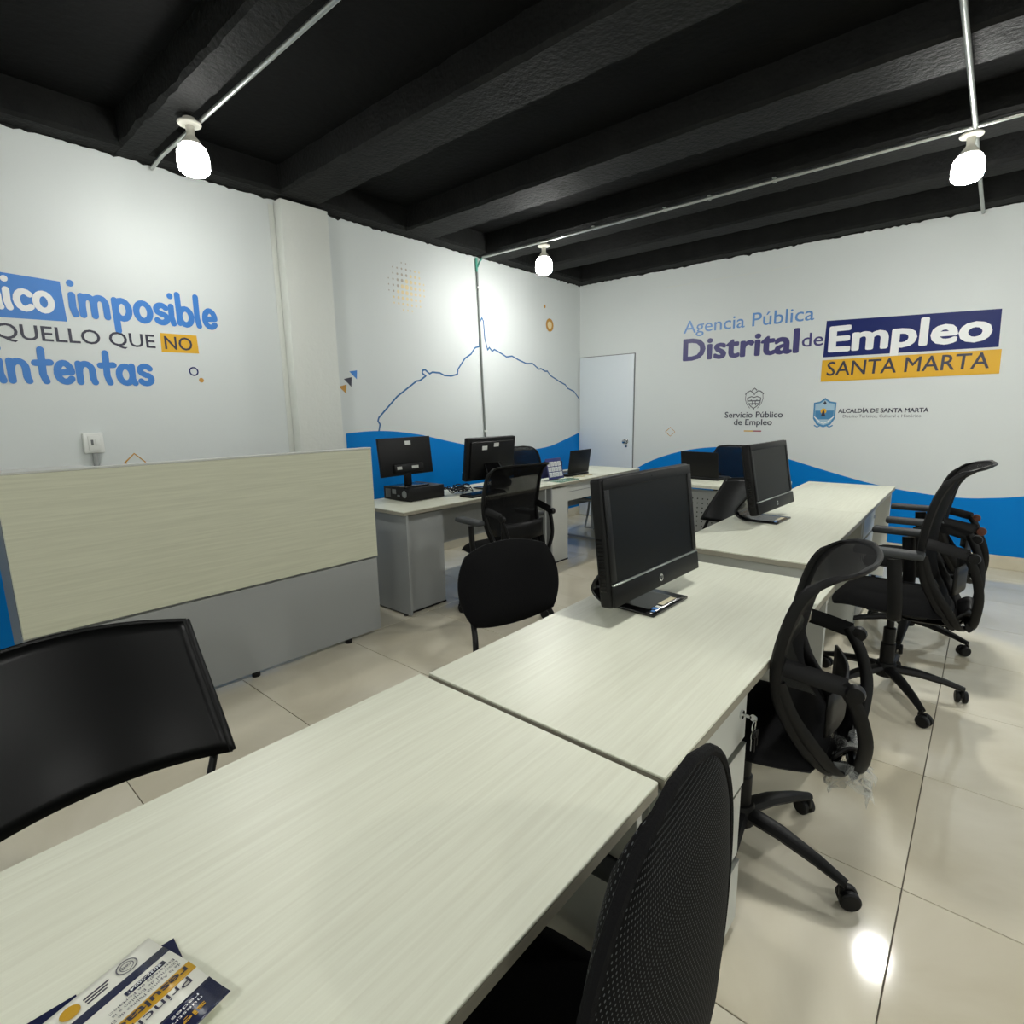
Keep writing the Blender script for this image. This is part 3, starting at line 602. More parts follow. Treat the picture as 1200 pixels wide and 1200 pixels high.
def task_chair(label, x, y, rz, star=0.0, arms=True, tall=1.0, seat=0.0, meshm='mesh', wrap=False, armz=0.0, frame='black_plastic', rust=False, group=None, oval=False):
    t = thing('task_chair', label, 'chair', (x, y, 0), rz, group)
    # five-star base
    g = G()
    for k in range(5):
        a = R(star - rz + 72 * k); d = Vector((math.cos(a), math.sin(a), 0))
        g.tube([d * 0.03 + Vector((0, 0, 0.125)), d * 0.13 + Vector((0, 0, 0.118)), d * 0.24 + Vector((0, 0, 0.095)), d * 0.315 + Vector((0, 0, 0.072))], [0.021, 0.02, 0.016, 0.012], 8, ry=[0.03, 0.026, 0.02, 0.015], up=(0, 0, 1))
    g.lathe([(0.0, 0.085), (0.045, 0.087), (0.05, 0.12), (0.04, 0.155), (0.0, 0.157)], 20); base = g.out('star_base', 'black_plastic', t)
    for k in range(5):
        a = R(star - rz + 72 * k); mx = Matrix.Translation((0.31 * math.cos(a), 0.31 * math.sin(a), 0)) @ Matrix.Rotation(a + R(37 + 50 * k), 4, 'Z')
        g = G()
        for s in (-1, 1):
            g.lathe([(0.0, -0.010), (0.024, -0.010), (0.0285, -0.006), (0.0285, 0.006), (0.024, 0.010), (0.0, 0.010)], 18, mx @ Matrix.Translation((0.014, s * 0.014, 0.029)) @ Matrix.Rotation(R(90), 4, 'X'))
        g.box(-0.012, 0.024, -0.006, 0.006, 0.03, 0.062, bev=0.003, mx=mx); g.lathe([(0.008, 0.05), (0.008, 0.08)], 8, mx); g.out('castor', 'black_plastic', base)
    g = G(); g.lathe([(0.0, 0.15), (0.031, 0.152), (0.031, 0.25), (0.026, 0.255), (0.026, 0.33), (0.016, 0.335), (0.016, 0.40), (0, 0.402)], 18); g.out('gas_column', 'black_plastic', t)
    sz = 0.455 + seat
    g = G(); g.box(-0.1, 0.14, -0.09, 0.09, sz - 0.062, sz - 0.016, bev=0.012); g.tube([(0.02, 0.08, sz - 0.04), (0.0, 0.27, sz - 0.05)], 0.006, 8); g.out('tilt_mechanism', 'black_plastic', t)
    # seat: moulded shell and cushion
    def seatf(top):
        def f(u, v):
            xx = (u - 0.5) * 2; yy = (v - 0.5) * 2; k = 1.0
            r = 0.24; X = xx * r * math.sqrt(1 - 0.28 * yy * yy); Y = yy * r * math.sqrt(1 - 0.28 * xx * xx)
            e = max(abs(xx), abs(yy)); z = (0.052 * (1 - e ** 5) if top else -0.0)
            if X < -0.12: z -= 0.9 * (X + 0.12) ** 2 * 2.2
            return Vector((X - 0.01, Y, sz + z))
        return f
    surf('seat_cushion', seatf(True), 18, 18, 0, 'fabric', t); surf('seat_shell', lambda u, v: seatf(False)(u, v) + Vector((0, 0, -0.004 - 0.016 * (1 - max(abs(2 * u - 1), abs(2 * v - 1)) ** 4))), 12, 12, 0.004, 'black_plastic', t)
    if oval:
        def ov(a, v, off):
            hw = 0.224 * math.sqrt(max(0.0, 1 - (max(0.0, v - 0.523) / 0.477) ** 2 * 0.985)); hw *= 1 - 0.35 * max(0.0, 0.15 - v) ** 2 / 0.0225
            y = a * hw; e = max(abs(a), abs(2 * v - 1)); return Vector((0.25 - 0.02 * (y / 0.224) ** 2 + 0.052 * v * (1 - v) + off * (1 - e ** 6), y, 0.469 + 0.538 * v))
        surf('padded_back', lambda u, v: ov(2 * u - 1, v, 0.012), 20, 30, 0, 'mesh_pad', t, uvscale=(0.46, 0.5)); surf('back_cushion', lambda u, v: ov(2 * u - 1, v, -0.035), 20, 30, 0, 'mesh_pad', t, uvscale=(0.46, 0.5))
        g = G(); rim = [ov(-1, i / 24, 0) for i in range(25)] + [ov(-1 + 2 * i / 10, 1.0, 0) for i in range(1, 10)] + [ov(1, 1 - i / 24, 0) for i in range(25)] + [ov(1 - 2 * i / 8, 0.0, 0) for i in range(1, 8)]
        g.tube(rim, 0.0075, 8, closed=True); g.out('back_rim', 'fabric', t)
        g = G(); g.tube(curve([(0.27, 0, 0.62), (0.28, 0, 0.5), (0.24, 0, 0.42), (0.1, 0, 0.405)], 5), 0.012, 8, ry=0.04, up=(0, 0, 1)); g.out('back_spine', 'black_plastic', t)
    # back: frame loop, mesh, brackets
    if not oval:
        bp = lambda s, v: back_pt(s, v, tall)
        surf('mesh_back', lambda u, v: bp(2 * u - 1, v), 14, 34, 0, meshm, t, uvscale=(0.47, 0.78))
        loop = [bp(-1, i / 30) for i in range(31)] + [bp(-1 + 2 * i / 12, 1.0) for i in range(1, 12)] + [bp(1, 1 - i / 30) for i in range(31)] + [bp(1 - 2 * i / 10, 0.0) for i in range(1, 10)]
        g = G(); n = len(loop); rad = [0.016 if 0.08 < (i / 30) < 0.8 else 0.011 for i in range(31)] + [0.008] * 11 + [0.016 if 0.08 < (1 - i / 30) < 0.8 else 0.011 for i in range(31)] + [0.013] * 9
        g.tube(loop, rad, 8, closed=True, ry=[r * 0.62 for r in rad], up=(1, 0, 0.35)); g.out('back_frame', frame, t)
        zt = lambda z: 0.43 + (z - 0.43) * tall
        for s in (-1, 1):
            g = G(); Y = s * 0.215
            g.tube(curve([(0.10, Y * 1.04, zt(0.80)), (0.17, Y * 1.03, zt(0.785)), (0.255, Y * 0.98, zt(0.765))], 4), 0.023, 4, ry=0.008, up=(0, 0.35, 1))
            g.tube(curve([(0.245, Y * 0.98, zt(0.775)), (0.285, Y * .93, zt(0.69)), (0.308, Y * 0.85, zt(0.58)), (0.298, Y * 0.62, 0.455), (0.275, Y * 0.3, 0.42)], 5), 0.017, 8, ry=0.008, up=(1, 0, 0))
            g.tube(curve([(0.103, Y * 1.05, zt(0.74)), (0.14, Y * 0.98, zt(0.63)), (0.205, Y * 0.9, zt(0.52)), (0.25, Y * 0.7, 0.44), (0.27, Y * 0.3, 0.418)], 5), 0.02, 8, ry=0.01, up=(1, 0, 0)); br = g.out('side_bracket', 'black_plastic', t)
            g = G(); g.lathe([(0.0, -0.016), (0.02, -0.014), (0.023, 0.0), (0.02, 0.014), (0.0, 0.016)], 14, Matrix.Translation((0.275, Y, zt(0.755))) @ Matrix.Rotation(R(90), 4, 'X')); g.out('lumbar_knob', 'rust' if rust else 'black_plastic', br)
        surf('lumbar_support', lambda u, v: Vector((0.235 + 0.05 * math.cos((u - .5) * 2.6) - 0.03, (u - 0.5) * 0.36, zt(0.64) + (v - 0.5) * 0.12)), 12, 3, 0.008, 'black_plastic', t)
        g = G(); g.tube(curve([(0.285, 0, 0.455), (0.22, 0, 0.415), (0.1, 0, 0.405), (0.03, 0, 0.41)], 5), 0.014, 8, ry=0.055, up=(0, 0, 1)); g.tube([(0.29, -.14, 0.45), (0.275, 0, 0.45), (0.29, .14, 0.45)], 0.026, 8, ry=0.014, up=(0, 0, 1)); g.out('back_spine', 'black_plastic', t)
    if not oval: surf('lower_shell', lambda u, v: Vector((0.235 + 0.06 * v + 0.012 * math.cos((u - .5) * 3), (u - 0.5) * (0.30 - 0.06 * v), 0.425 + 0.035 * math.sin(v * 2.2) + 0.05 * (2 * u - 1) ** 2)), 12, 6, 0.008, 'black_plastic', t)
    if arms:
        for s in (-1, 1):
            g = G(); az = 0.735 + armz
            g.tube(curve([(0.03, s * 0.12, sz - 0.03), (0.03, s * 0.25, sz - 0.025), (0.03, s * 0.275, sz + 0.06), (0.01, s * 0.27, az - 0.03)], 5), 0.028, 8, ry=0.013, up=(1, 0, 0.01)); sp = g.out('arm_support', 'black_plastic', t)
            g = G(); g.box(-0.145, 0.115, s * 0.26 - 0.038, s * 0.26 + 0.038, az - 0.02, az + 0.012, bev=0.012, seg=3); g.out('arm_pad', 'arm_grey', sp)
    if wrap:
        rs = random.Random(3)
        surf('plastic_wrap', lambda u, v: Vector((0.23 + 0.1 * u + rs.gauss(0, 0.008), -0.2 + 0.2 * v + rs.gauss(0, 0.008), 0.40 + 0.09 * math.sin(u * 3) * (0.5 + 0.5 * v) + rs.gauss(0, 0.01))), 10, 12, 0, 'wrap', t)
    return t
task_chair('black mesh task chair pushed against the middle desk, clear wrap on its lower back', -0.485, 1.66, 8, star=-9, arms=False, tall=0.84, wrap=True)
task_chair('black mesh task chair with arms and full star base, beside the second computer desk', -0.27, 3.11, 0, star=-57, seat=0.03, armz=0.03, tall=1.04)
task_chair('black mesh task chair with arms at the far end desk, farthest of the right-hand chairs', -0.27, 3.95, 4, star=54, seat=0.03, armz=0.03, tall=0.93, rust=True)
task_chair('foreground black mesh task chair with a rounded padded back, under the nearest desk', -0.466, 0.515, 2.6, star=20, arms=True, oval=True, armz=-0.15, seat=-0.075)
task_chair('black mesh task chair with arms at the grey desk by the counter', -2.5, 2.78, -10, star=10, tall=0.92, armz=-0.05)
task_chair('dark mesh task chair between the left wall and the laptop desk', -3.75, 4.73, 180, star=0, tall=0.83, arms=False)
task_chair('dark mesh task chair behind the perforated desk, before the sign wall', -1.9, 5.5, -90 + 180 - 90 + 90, star=30, tall=0.85, arms=False)

def visitor_chair(label, x, y, rz, pad=True, bw=0.235, z0=0.52, z1=0.86, seatm='fabric', framem='black_plastic', sled=False):
    """four-legged visitor chair facing local +x"""
    t = thing('visitor_chair', label, 'chair', (x, y, 0), rz)
    for s in (-1, 1):
        g = G()
        g.tube(curve([(-0.27, s * 0.225, 0.012), (-0.22, s * 0.222, 0.25), (-0.215, s * 0.222, 0.42), (-0.262, s * (0.2 if pad else bw - 0.02), z0 + 0.02), (-0.315, s * (0.19 if pad else bw - 0.03), z0 + 0.14)], 5), 0.0125, 10, ry=0.0095 if not pad else 0.0125); g.out('leg', framem, t)
        g = G(); g.tube(curve([(0.25, s * 0.225, 0.012), (0.22, s * 0.222, 0.25), (0.195, s * 0.215, 0.43)], 5), 0.0125, 10); g.out('leg', framem, t)
        g = G(); g.tube([(0.195, s * 0.215, 0.425), (-0.2, s * 0.215, 0.425)], 0.011, 10); g.out('seat_rail', framem, t)
    if sled:
        for s in (-1, 1):
            g = G(); g.tube([(0.25, s * 0.225, 0.015), (-0.27, s * 0.225, 0.015)], 0.012, 8); g.out('runner', framem, t)
    def f(u, v, th):
        a, b = 2 * u - 1, 2 * v - 1; return Vector((0.03 + 0.22 * a * math.sqrt(1 - 0.3 * b * b), 0.235 * b * math.sqrt(1 - 0.3 * a * a), 0.45 + th * (1 - max(abs(a), abs(b)) ** 4)))
    surf('seat', lambda u, v: f(u, v, 0.04), 14, 14, 0, seatm, t); surf('seat_base', lambda u, v: f(u, v, -0.012), 14, 14, 0.003, 'black_plastic', t)
    if pad:
        def b(u, v, th):
            a, c = 2 * u - 1, 2 * v - 1; e = max(abs(a), abs(c))
            y = bw * a * math.sqrt(1 - 0.36 * c * c); z = (z0 + z1) / 2 + (z1 - z0) / 2 * c * math.sqrt(1 - 0.36 * a * a)
            return Vector((-0.235 - 0.22 * (z - z0) - 0.03 * (1 - a * a) + th * (1 - e ** 4), y, z))
        surf('backrest', lambda u, v: b(u, v, 0.035), 18, 18, 0, seatm, t); surf('back_shell', lambda u, v: b(u, v, -0.016), 18, 18, 0.003, 'black_plastic', t)
    else:
        def b(u, v):
            a = 2 * u - 1; z = z0 + (z1 - z0) * v - 0.02 * (v) * a * a
            return Vector((-0.215 - 0.16 * v - 0.085 * (1 - a * a) + 0.015 * math.cos(v * math.pi), (bw - 0.012 * v) * a, z))
        surf('backrest', b, 24, 12, 0.009, 'shell_black', t)
        for s in (-1, 1):
            g = G(); g.tube([b((1 + s) / 2, v / 8) + Vector((-.006, 0, 0)) for v in range(9)], 0.011, 10); g.out('back_post', 'shell_black', t)
        g = G(); g.tube([b(k / 16, 1.0) for k in range(17)], 0.0065, 8); g.out('top_rim', 'shell_black', t)
    return t
visitor_chair('black visitor chair with a curved glossy plastic back, left of the nearest desk', -1.24, 0.22, 0, pad=False, bw=0.29, z0=0.52, z1=0.865)
visitor_chair('black visitor chair with a rounded fabric back pad, beside the middle desk', -1.25, 1.665, -15, pad=True, bw=0.262, z0=0.48, z1=0.84)
visitor_chair('black visitor chair with curved back half hidden behind the second computer', -1.57, 3.80, 232, pad=False, bw=0.225, z0=0.55, z1=0.88)
visitor_chair('blue seated visitor chair with a grey steel frame under the laptop desk', -3.3, 5.23, 0, pad=True, seatm='blue_seat', framem='grey_panel', sled=True, z0=0.46, z1=0.69)

# ------------------------------------------------------------ computers
def frame_at(x, y, z, yawdeg, tiltdeg):
    """local x = viewer's right, local y = up the screen, local z = towards the viewer"""
    a, k = R(yawdeg), R(tiltdeg)
    r = Vector((math.cos(a), math.sin(a), 0)); n = Vector((math.sin(a), -math.cos(a), 0)); u = -n * math.sin(k) + Vector((0, 0, 1)) * math.cos(k); f = r.cross(u)
    return Matrix(((r.x, u.x, f.x, x), (r.y, u.y, f.y, y), (r.z, u.z, f.z, z), (0, 0, 0, 1)))
def all_in_one(label, x, y, z, yaw, tilt, wd, ht, badge=True, stickers=False, mirror=False):
    t = thing('all_in_one_computer', label, 'computer', (x, y, 0.75)); F = Matrix.Translation((-x, -y, -0.75)) @ frame_at(x, y, z, yaw, tilt); hw = wd / 2
    g = G(); g.box(-hw, hw, 0, ht, -0.045, 0, bev=0.011, mx=F, seg=3); g.box(-hw + 0.03, hw - 0.03, 0.02, ht - 0.03, -0.062, -0.044, bev=0.01, mx=F); g.out('housing', 'black_plastic', t)
    g = G()
    c = 0.075
    g.box(-hw + 0.004, hw - 0.004, ht - 0.035, ht - 0.004, 0.0002, 0.005, bev=0.002, mx=F); g.box(-hw + 0.004, -hw + 0.032, c + .004, ht - 0.035, 0.0002, 0.005, bev=0.002, mx=F)
    g.box(hw - 0.032, hw - 0.004, c + .004, ht - 0.035, 0.0002, 0.005, bev=0.002, mx=F); g.out('bezel', 'black_plastic', t)
    g = G(); g.box(-hw + 0.032, hw - 0.032, c, ht - 0.035, 0.0002, 0.002, mx=F); g.out('screen', 'screen', t)
    g = G(); g.box(-hw + 0.002, hw - 0.002, 0.004, c - 0.008, 0.0002, 0.009, bev=0.004, mx=F); ch = g.out('chin', 'black_plastic', t)
    g = G(); g.box(-hw + 0.006, hw - 0.006, c - 0.0065, c - 0.002, 0.0002, 0.01, bev=0.001, mx=F, seg=1); g.out('trim_line', 'steel', t)
    g = G(); g.lathe([(0.0, 0), (0.0025, 0), (0.0025, 0.001), (0, 0.0011)], 10, F @ Matrix.Translation((0, ht - 0.018, 0.005))); g.out('camera_lens', 'gloss_black', t)
    if badge:
        g = G(); g.lathe([(0.0, 0), (0.0125, 0), (0.0125, 0.0015), (0.0, 0.0017)], 24, F @ Matrix.Translation((0.0, 0.034, 0.009))); bd = g.out('badge', 'chrome', t)
        tb = text_bm('hp', 0.01, 0); bx = bounds(tb)
        for v in tb.verts: v.co = Vector(((v.co.x - (bx[0] + bx[1]) / 2) * 0.021 + (v.co.y - (bx[2] + bx[3]) / 2) * 0.004, (v.co.y - (bx[2] + bx[3]) / 2) * 0.021 + 0.034, 0.0112))
        g = G(); g.add(tb, F); g.out('lettering', 'gloss_black', bd, 0)
    # vents / ports on the left side
    g = G()
    for k in range(14): g.box(-hw - 0.001, -hw + 0.001, 0.05 + k * 0.012, 0.056 + k * 0.012, -0.034, -0.014, mx=F)
    g.out('port', 'gloss_black', t, 0, kind='stuff')
    # looped stand: foot plate under the screen, bend behind, neck up to the back
    a = R(yaw); n = Vector((math.sin(a), -math.cos(a), 0)); r = Vector((math.cos(a), math.sin(a), 0))
    def q(d, s, h): return n * d + r * s + Vector((0, 0, h))
    path = [(0.045, 0.007), (-0.10, 0.007), (-0.15, 0.012), (-0.185, 0.035), (-0.185, 0.07), (-0.15, 0.12), (-0.09, 0.2), (-0.065, 0.24)]
    pc = curve([(d, h, 0) for d, h in path], 4)
    surf('stand', lambda u, v: q(pc[min(int(u * (len(pc) - 1) + .5), len(pc) - 1)].x, (v - 0.5) * (0.235 if u < .5 else 0.235 - 0.13 * (u - .5)), pc[min(int(u * (len(pc) - 1) + .5), len(pc) - 1)].y), len(pc) - 1, 6, 0.009, 'gloss_black', t)
    if stickers:
        def pl(d0, d1, s0, s1, m, nm='sticker'):
            g = G(); pts = [q(d0, s0, 0.0122), q(d0, s1, 0.0122), q(d1, s1, 0.0122), q(d1, s0, 0.0122)]; t2 = bmesh.new(); lo = [t2.verts.new(p) for p in pts]; hi = [t2.verts.new(p + Vector((0, 0, 0.0005))) for p in pts]
            t2.faces.new(lo); t2.faces.new(hi)
            for i in range(4): t2.faces.new((lo[i], lo[(i + 1) % 4], hi[(i + 1) % 4], hi[i]))
            g.add(t2); g.out(nm, m, t, 0)
        pl(0.006, 0.026, -0.02, 0.07, 'beige'); pl(0.012, 0.03, -0.075, -0.058, 'blue_text'); pl(0.012, 0.03, -0.052, -0.035, 'white_plastic'); pl(0.022, 0.034, -0.098, -0.083, 'sky_text')
    return t
all_in_one('large black all-in-one computer on the middle desk, screen towards the viewer', -0.782, 1.647, 0.814, 87.6, 7.0, 0.567, 0.391, stickers=True)
all_in_one('black all-in-one computer on the desk beyond the gap', -0.884, 3.338, 0.821, 87.1, 10.4, 0.579, 0.386, stickers=True)
all_in_one('black all-in-one computer seen from behind on the grey desk', -3.26, 3.434, 0.832, 265.2, 8.1, 0.544, 0.361, badge=False)
t = thing('label_pair', 'two small white labels stuck on the back of the all-in-one computer', 'label')
bpy.data.objects.remove(t)
aio_back = [o for o in C.objects if o.name == 'all_in_one_computer.002'][0]
Fb = Matrix.Translation((3.26, -3.434, -0.75)) @ frame_at(-3.26, 3.434, 0.832, 265.2, 8.1)
for xx, yy in ((0.1, 0.28), (-0.03, 0.3)):
    g = G(); g.box(xx - 0.028, xx + 0.028, yy - 0.016, yy + 0.016, -0.0635, -0.0622, mx=Fb); g.out('sticker', 'white_plastic', aio_back, 0)
# desktop box
t = thing('desktop_computer', 'flat black desktop computer lying under the monitor', 'computer', (-3.325, 2.69, 0.75))
g = G(); g.box(-0.155, 0.155, -0.17, 0.17, 0.004, 0.1, bev=0.003); g.out('case', 'black_plastic', t)
g = G()
for k in range(9): g.box(-0.13 + k * 0.007, -0.127 + k * 0.007, -0.172, -0.1695, 0.02, 0.085)
g.out('vent', 'grey_dark', t, 0, kind='stuff')
g = G(); g.box(-0.05, -0.005, -0.1715, -0.1695, 0.05, 0.085); g.box(0.01, 0.04, -0.1715, -0.1695, 0.03, 0.045); g.out('port_panel', 'grey_dark', t)
g = G(); g.lathe([(0.028, 0), (0.028, 0.002)], 20, Matrix.Translation((0.095, -0.1695, 0.055)) @ Matrix.Rotation(R(90), 4, 'X')); g.out('fan_grille', 'grey_dark', t)
g = G(); g.box(0.062, 0.128, -0.172, -0.1695, 0.02, 0.092); g.out('power_supply_plate', 'grey_dark', t) if False else g.bm.free()
for xx in (-0.13, 0.13):
    for yy in (-0.14, 0.14):
        g = G(); g.lathe([(0.01, 0), (0.01, 0.004)], 10, Matrix.Translation((xx, yy, 0))); g.out('foot', 'black_plastic', t)
# monitor standing on it, seen from behind
t = thing('monitor', 'thin black monitor seen from behind, standing on the flat desktop computer', 'monitor', (-3.31, 2.634, 0.851)); Fm = Matrix.Translation((3.31, -2.634, -0.851)) @ frame_at(-3.31, 2.634, 0.936, 91.3, 5.8)
g = G(); g.box(-0.25, 0.25, 0, 0.283, -0.022, 0, bev=0.004, mx=Fm); g.out('housing', 'black_plastic', t)
g = G(); g.box(-0.14, 0.14, 0.02, 0.085, 0.0, 0.022, bev=0.008, mx=Fm); g.out('rear_bulge', 'black_plastic', t)
g = G(); g.box(-0.245, 0.245, 0.014, 0.279, -0.0235, -0.0222, mx=Fm); g.out('screen', 'screen', t)
g = G(); g.box(-0.12, -0.075, 0.045, 0.068, 0.0221, 0.0226, mx=Fm); g.box(0.02, 0.085, 0.045, 0.066, 0.0221, 0.0226, mx=Fm); g.out('rating_label', 'white_panel', t)
g = G(); g.box(-0.005, 0.05, 0.225, 0.255, 0.0, 0.0008, mx=Fm); g.out('sticker', 'white_plastic', t)
g = G(); g.box(-0.03, 0.0, -0.028, 0.028, 0.008, 0.13, bev=0.004); g.out('neck', 'black_plastic', t)
g = G(); g.box(-0.1, 0.09, -0.12, 0.12, 0.0, 0.01, bev=0.004); g.out('foot_plate', 'gloss_black', t)
# keyboards
def keyboard(label, x, y, z, rz, L=0.43):
    t = thing('keyboard', label, 'keyboard', (x, y, z), rz); g = G(); g.box(-0.07, 0.07, -L / 2, L / 2, 0, 0.016, bev=0.005); g.out('case', 'black_plastic', t)
    g = G()
    for i in range(5):
        for j in range(int(L / 0.02) - 1): g.box(-0.058 + i * 0.0235, -0.038 + i * 0.0235, -L / 2 + 0.01 + j * 0.02, -L / 2 + 0.027 + j * 0.02, 0.016, 0.021)
    g.out('keys', 'gloss_black', t, 0, kind='stuff')
keyboard('black keyboard next to the cables on the grey desk', -3.0, 3.12, 0.7505, 2, 0.4)
keyboard('dark keyboard on the perforated desk by the sign wall', -1.52, 4.86, 0.7505, 85, 0.36)
# cables
rs = random.Random(5); g = G()
for k in range(7):
    x, y = -3.2 + rs.uniform(-.06, .05), 2.93 + rs.uniform(-.03, .14); pts = []
    for i in range(11):
        a = i * 0.9 + k; pts.append((x + 0.045 * math.cos(a) + rs.gauss(0, .015), y + 0.012 * i + 0.05 * math.sin(a), 0.756 + 0.005 * k + 0.03 * abs(math.sin(a * 1.3))))
    g.tube(curve(pts, 6), 0.004, 6)
o = g.out('cable_tangle', 'black_plastic', None, kind='stuff'); tag(o, 'tangle of dark cables between the two screens on the grey desk', 'cables')
# laptop
def laptop(label, x, y, yaw, tilt, wd, ht, away=True):
    """lid seen from behind; yaw/tilt as for screens, keyboard on the far side"""
    t = thing('laptop', label, 'laptop', (x, y, 0.75)); F = Matrix.Translation((-x, -y, -0.75)) @ frame_at(x, y, 0.772, yaw, tilt)
    a = R(yaw); n = Vector((math.sin(a), -math.cos(a), 0)); rr = Vector((math.cos(a), math.sin(a), 0))
    g = G(); g.box(-wd / 2, wd / 2, 0.001, ht, -0.008, 0, bev=0.003, mx=F); g.out('lid', 'black_plastic', t)
    g = G(); g.box(-wd / 2 + .012, wd / 2 - .012, 0.02, ht - .012, -0.009, -0.0082, mx=F); g.out('screen', 'screen', t)
    B = Matrix(((rr.x, n.x, 0, 0), (rr.y, n.y, 0, 0), (0, 0, 1, 0), (0, 0, 0, 1)))
    g = G(); g.box(-wd / 2, wd / 2, -0.24, 0.005, 0.001, 0.02, bev=0.004, mx=B); g.out('base', 'black_plastic', t)
    g = G(); g.box(-wd / 2 + .02, wd / 2 - .02, -0.13, -0.02, 0.02, 0.0225, mx=B); g.out('keys', 'gloss_black', t)
laptop('open black laptop seen from behind near the white door', -3.105, 4.617, 89.8, -8, 0.364, 0.235)
laptop('open dark laptop on the perforated desk, seen from behind', -1.98, 4.92, -5, -8, 0.36, 0.235)
# card with twelve white squares
t = thing('desk_calendar', 'navy easel calendar with twelve white squares beside the laptop', 'calendar', (-3.036, 4.156, 0.7505)); F = Matrix.Translation((3.036, -4.156, -0.7505)) @ frame_at(-3.036, 4.156, 0.765, 85.7, 14.3)
g = G(); g.box(-0.108, 0.108, 0, 0.196, -0.004, 0, bev=0.001, mx=F); g.out('card', 'tablet', t)
for i in range(4):
    for j in range(3):
        g = G(); g.box(-0.094 + i * 0.048, -0.094 + i * 0.048 + 0.042, 0.022 + j * 0.05, 0.022 + j * 0.05 + 0.042, 0.0002, 0.001, mx=F); mo = g.out('month_square', 'white_print', t, 0)
        g = G()
        for q in range(3): g.box(-0.088 + i * 0.048, -0.094 + i * 0.048 + 0.034, 0.03 + j * 0.05 + q * .01, 0.033 + j * 0.05 + q * .01, 0.001, 0.0014, mx=F)
        g.out('printed_rows', 'grey_ink', mo, 0)
g = G(); g.box(-0.1, 0.1, -0.196, 0.0, -0.003, 0.0, mx=F @ Matrix.Translation((0, 0.196, -0.004)) @ Matrix.Rotation(R(32), 4, 'X')); g.out('easel_back', 'tablet', t)
g = G(); g.box(-0.07, 0.07, -0.14, 0.16, 0.0, 0.012, bev=0.004); o = g.out('acrylic_tray', 'glass_green', None); o.location = (-2.985, 4.18, 0.7505 - 0.0); tag(o, 'low greenish clear tray in front of the navy calendar', 'tray')
o.location = (-2.96, 4.17, 0.7505)
bpy.data.objects[o.name].scale = (0.9, 1, 0.8)
g = G(); g.box(-0.05, 0.05, -0.045, 0.045, 0, 0.16, bev=0.006); g.box(-0.04, 0.04, -0.047, -0.044, 0.02, 0.14, bev=0.001); o = g.out('speaker_box', 'black_plastic', None); o.location = (-3.2, 4.36, 0.7505); tag(o, 'small black upright box between the calendar and the laptop', 'box')
g = G(); g.tube(curve([(-3.0, 4.38, 0.756), (-3.02, 4.45, 0.76), (-2.97, 4.52, 0.756), (-3.03, 4.6, 0.757), (-2.98, 4.68, 0.756)], 5), 0.005, 6); o = g.out('cable', 'beige'); tag(o, 'pale cable lying in front of the laptop', 'cable')

# ------------------------------------------------------------ brochures on the nearest desk
BZ = 0.7505
def broch(label, name, cx, cy, rz, wd, ln, m, z, lift=0.012, fold=True, group=None):
    """a leaflet lying with its long side along local -y; slightly arched"""
    t = thing(name, label, 'brochure', (cx, cy, z), rz)
    return t
t = thing('brochure', 'topmost folded white, navy and gold brochure at the desk corner', 'brochure', (-0.735, 0.137, BZ), 13)
def sheet(u0, u1, v0, v1, h, m, name, parent, n=10):
    """u across (local x), v down (local -y); curved paper"""
    def f(a, b):
        u = u0 + (u1 - u0) * a; v = v0 + (v1 - v0) * b
        return Vector((u, -v, h + 0.006 * math.sin(min(u / 0.16, 1) * math.pi) ** 2 + 0.010 * (u / 0.16) ** 2))
    return surf(name, f, n, 6, 0.0006, m, parent)
pg = sheet(0, 0.160, 0, 0.21, 0.005, 'paper', 'page', t, 24)
for a, b, m in ((0.031, 0.044, 'navy_paper'), (0.083, 0.098, 'gold_paper'), (0.122, 0.160, 'navy_paper')):
    sheet(a, b, 0, 0.21, 0.0057, m, 'printed_band', t)
def ptext(s, m, u0, v0, ln, cap, bold=0.0):
    """lettering that reads down the sheet (towards -y), letter tops towards +x"""
    if bold not in capc:
        h = text_bm('H', bold, 0); bb = bounds(h); h.free(); capc[bold] = (bb[2], bb[3])
    tb = text_bm(s, bold, 0); bx = bounds(tb); c0, c1 = capc[bold]
    for v in tb.verts:
        U = u0 + (v.co.y - c0) / (c1 - c0) * cap; V = v0 + (v.co.x - bx[0]) / (bx[1] - bx[0]) * ln
        v.co = Vector((U, -V, 0.0066 + 0.006 * math.sin(min(U / 0.16, 1) * math.pi) ** 2 + 0.010 * (U / 0.16) ** 2))
    g = G(); g.add(tb); return g.out('lettering', m, t, 0)
ptext('Principales', 'ink', 0.1, 0.012, 0.105, 0.0105); ptext('resultados', 'ink', 0.0855, 0.006, 0.10, 0.010, 0.02)
ptext('de la Agencia Pública de Empleo', 'ink', 0.075, 0.006, 0.09, 0.0042); ptext('Distrital de Empleo a la', 'ink', 0.0685, 0.006, 0.07, 0.0042); ptext('Estrategia de Fortaleci', 'ink', 0.062, 0.006, 0.07, 0.0042)
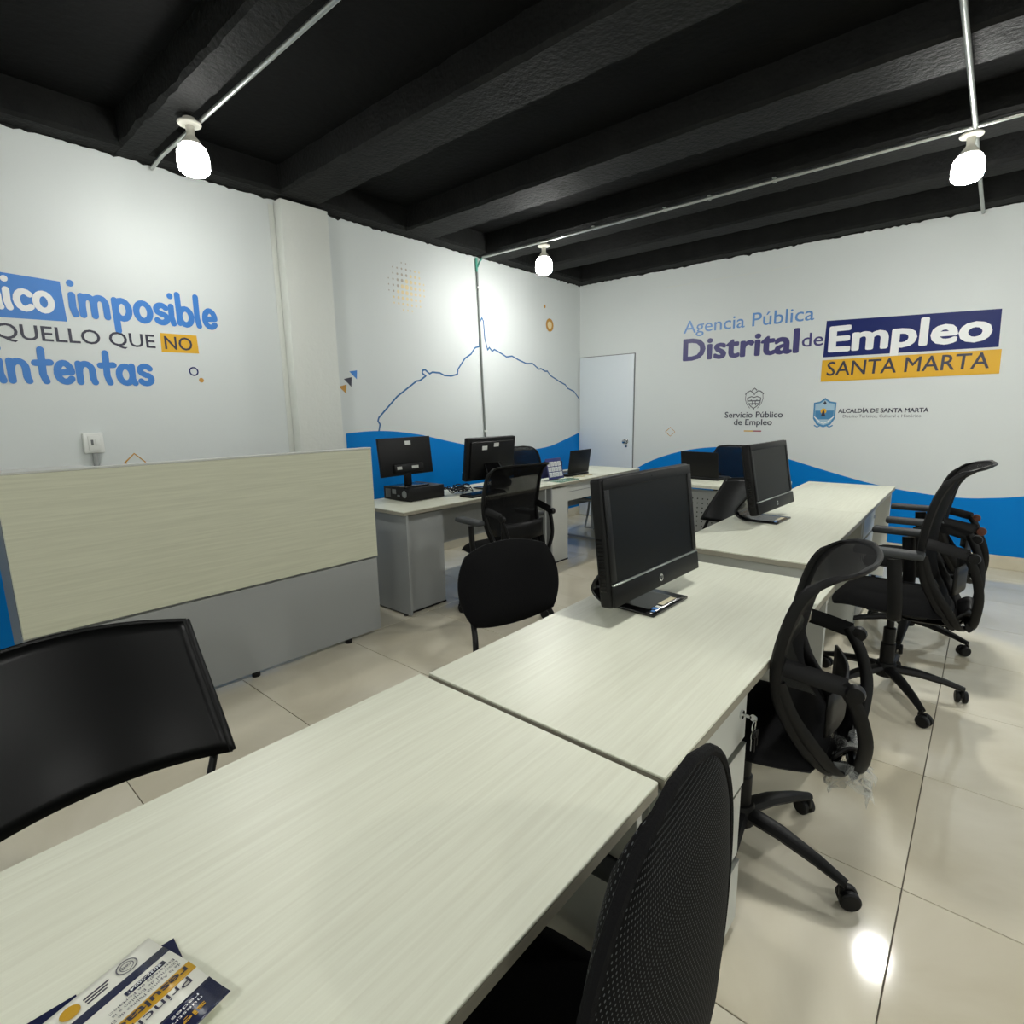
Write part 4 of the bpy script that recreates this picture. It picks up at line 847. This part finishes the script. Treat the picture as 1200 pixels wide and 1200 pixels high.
sheet(0.0515, 0.0585, 0.012, 0.055, 0.0058, 'navy_paper', 'year_tag', t); ptext('2022-2024', 'white_print', 0.0528, 0.016, 0.034, 0.0042, 0.02)
ptext('sigue', 'gold_paper', 0.1425, 0.02, 0.05, 0.007, 0.02); ptext('nuestras', 'white_print', 0.1345, 0.018, 0.04, 0.004); ptext('redes', 'white_print', 0.1285, 0.018, 0.03, 0.004)
for k in range(3): sheet(0.012 + k * 0.0045, 0.0138 + k * 0.0045, 0.052 + 0.003 * k, 0.078, 0.0056, 'ink', 'printed_line', t)
def pring(u, v, r0, r1, m):
    g = G(); tb = bmesh.new(); n = 24
    hh = lambda U: 0.0066 + 0.006 * math.sin(min(max(U, 0) / 0.16, 1) * math.pi) ** 2 + 0.010 * (U / 0.16) ** 2
    A = [tb.verts.new((u + r0 * math.cos(2 * math.pi * k / n), -v + r0 * math.sin(2 * math.pi * k / n), hh(u + r0 * math.cos(2 * math.pi * k / n)))) for k in range(n)]
    B = [tb.verts.new((u + r1 * math.cos(2 * math.pi * k / n), -v + r1 * math.sin(2 * math.pi * k / n), hh(u + r1 * math.cos(2 * math.pi * k / n)))) for k in range(n)]
    for k in range(n): tb.faces.new((A[k], A[(k + 1) % n], B[(k + 1) % n], B[k]))
    g.add(tb); g.out('seal', m, t, 0)
pring(0.016, 0.034, 0.0095, 0.011, 'grey_ink'); pring(0.016, 0.034, 0.0062, 0.0072, 'grey_ink'); ptext('cetj', 'grey_ink', 0.0135, 0.029, 0.010, 0.005, 0.02)
pring(0.016, 0.092, 0.0001, 0.0095, 'gold_paper'); pring(0.016, 0.092, 0.0001, 0.0055, 'red_print')
t2 = thing('brochure', 'navy brochure lying under the others, corner showing at the far end', 'brochure', (-0.714, 0.158, BZ), -3)
g = G(); g.box(0, 0.1, -0.2, 0, 0.0005, 0.0024, bev=0.0003, seg=1); g.out('cover', 'navy_paper', t2)
t3 = thing('brochure', 'blue-navy brochure sticking out on the left under the stack', 'brochure', (-0.742, 0.062, BZ), -4)
g = G(); g.box(0.02, 0.14, -0.2, 0, 0.0026, 0.0042, bev=0.0003, seg=1); g.out('cover', 'navy_paper', t3)
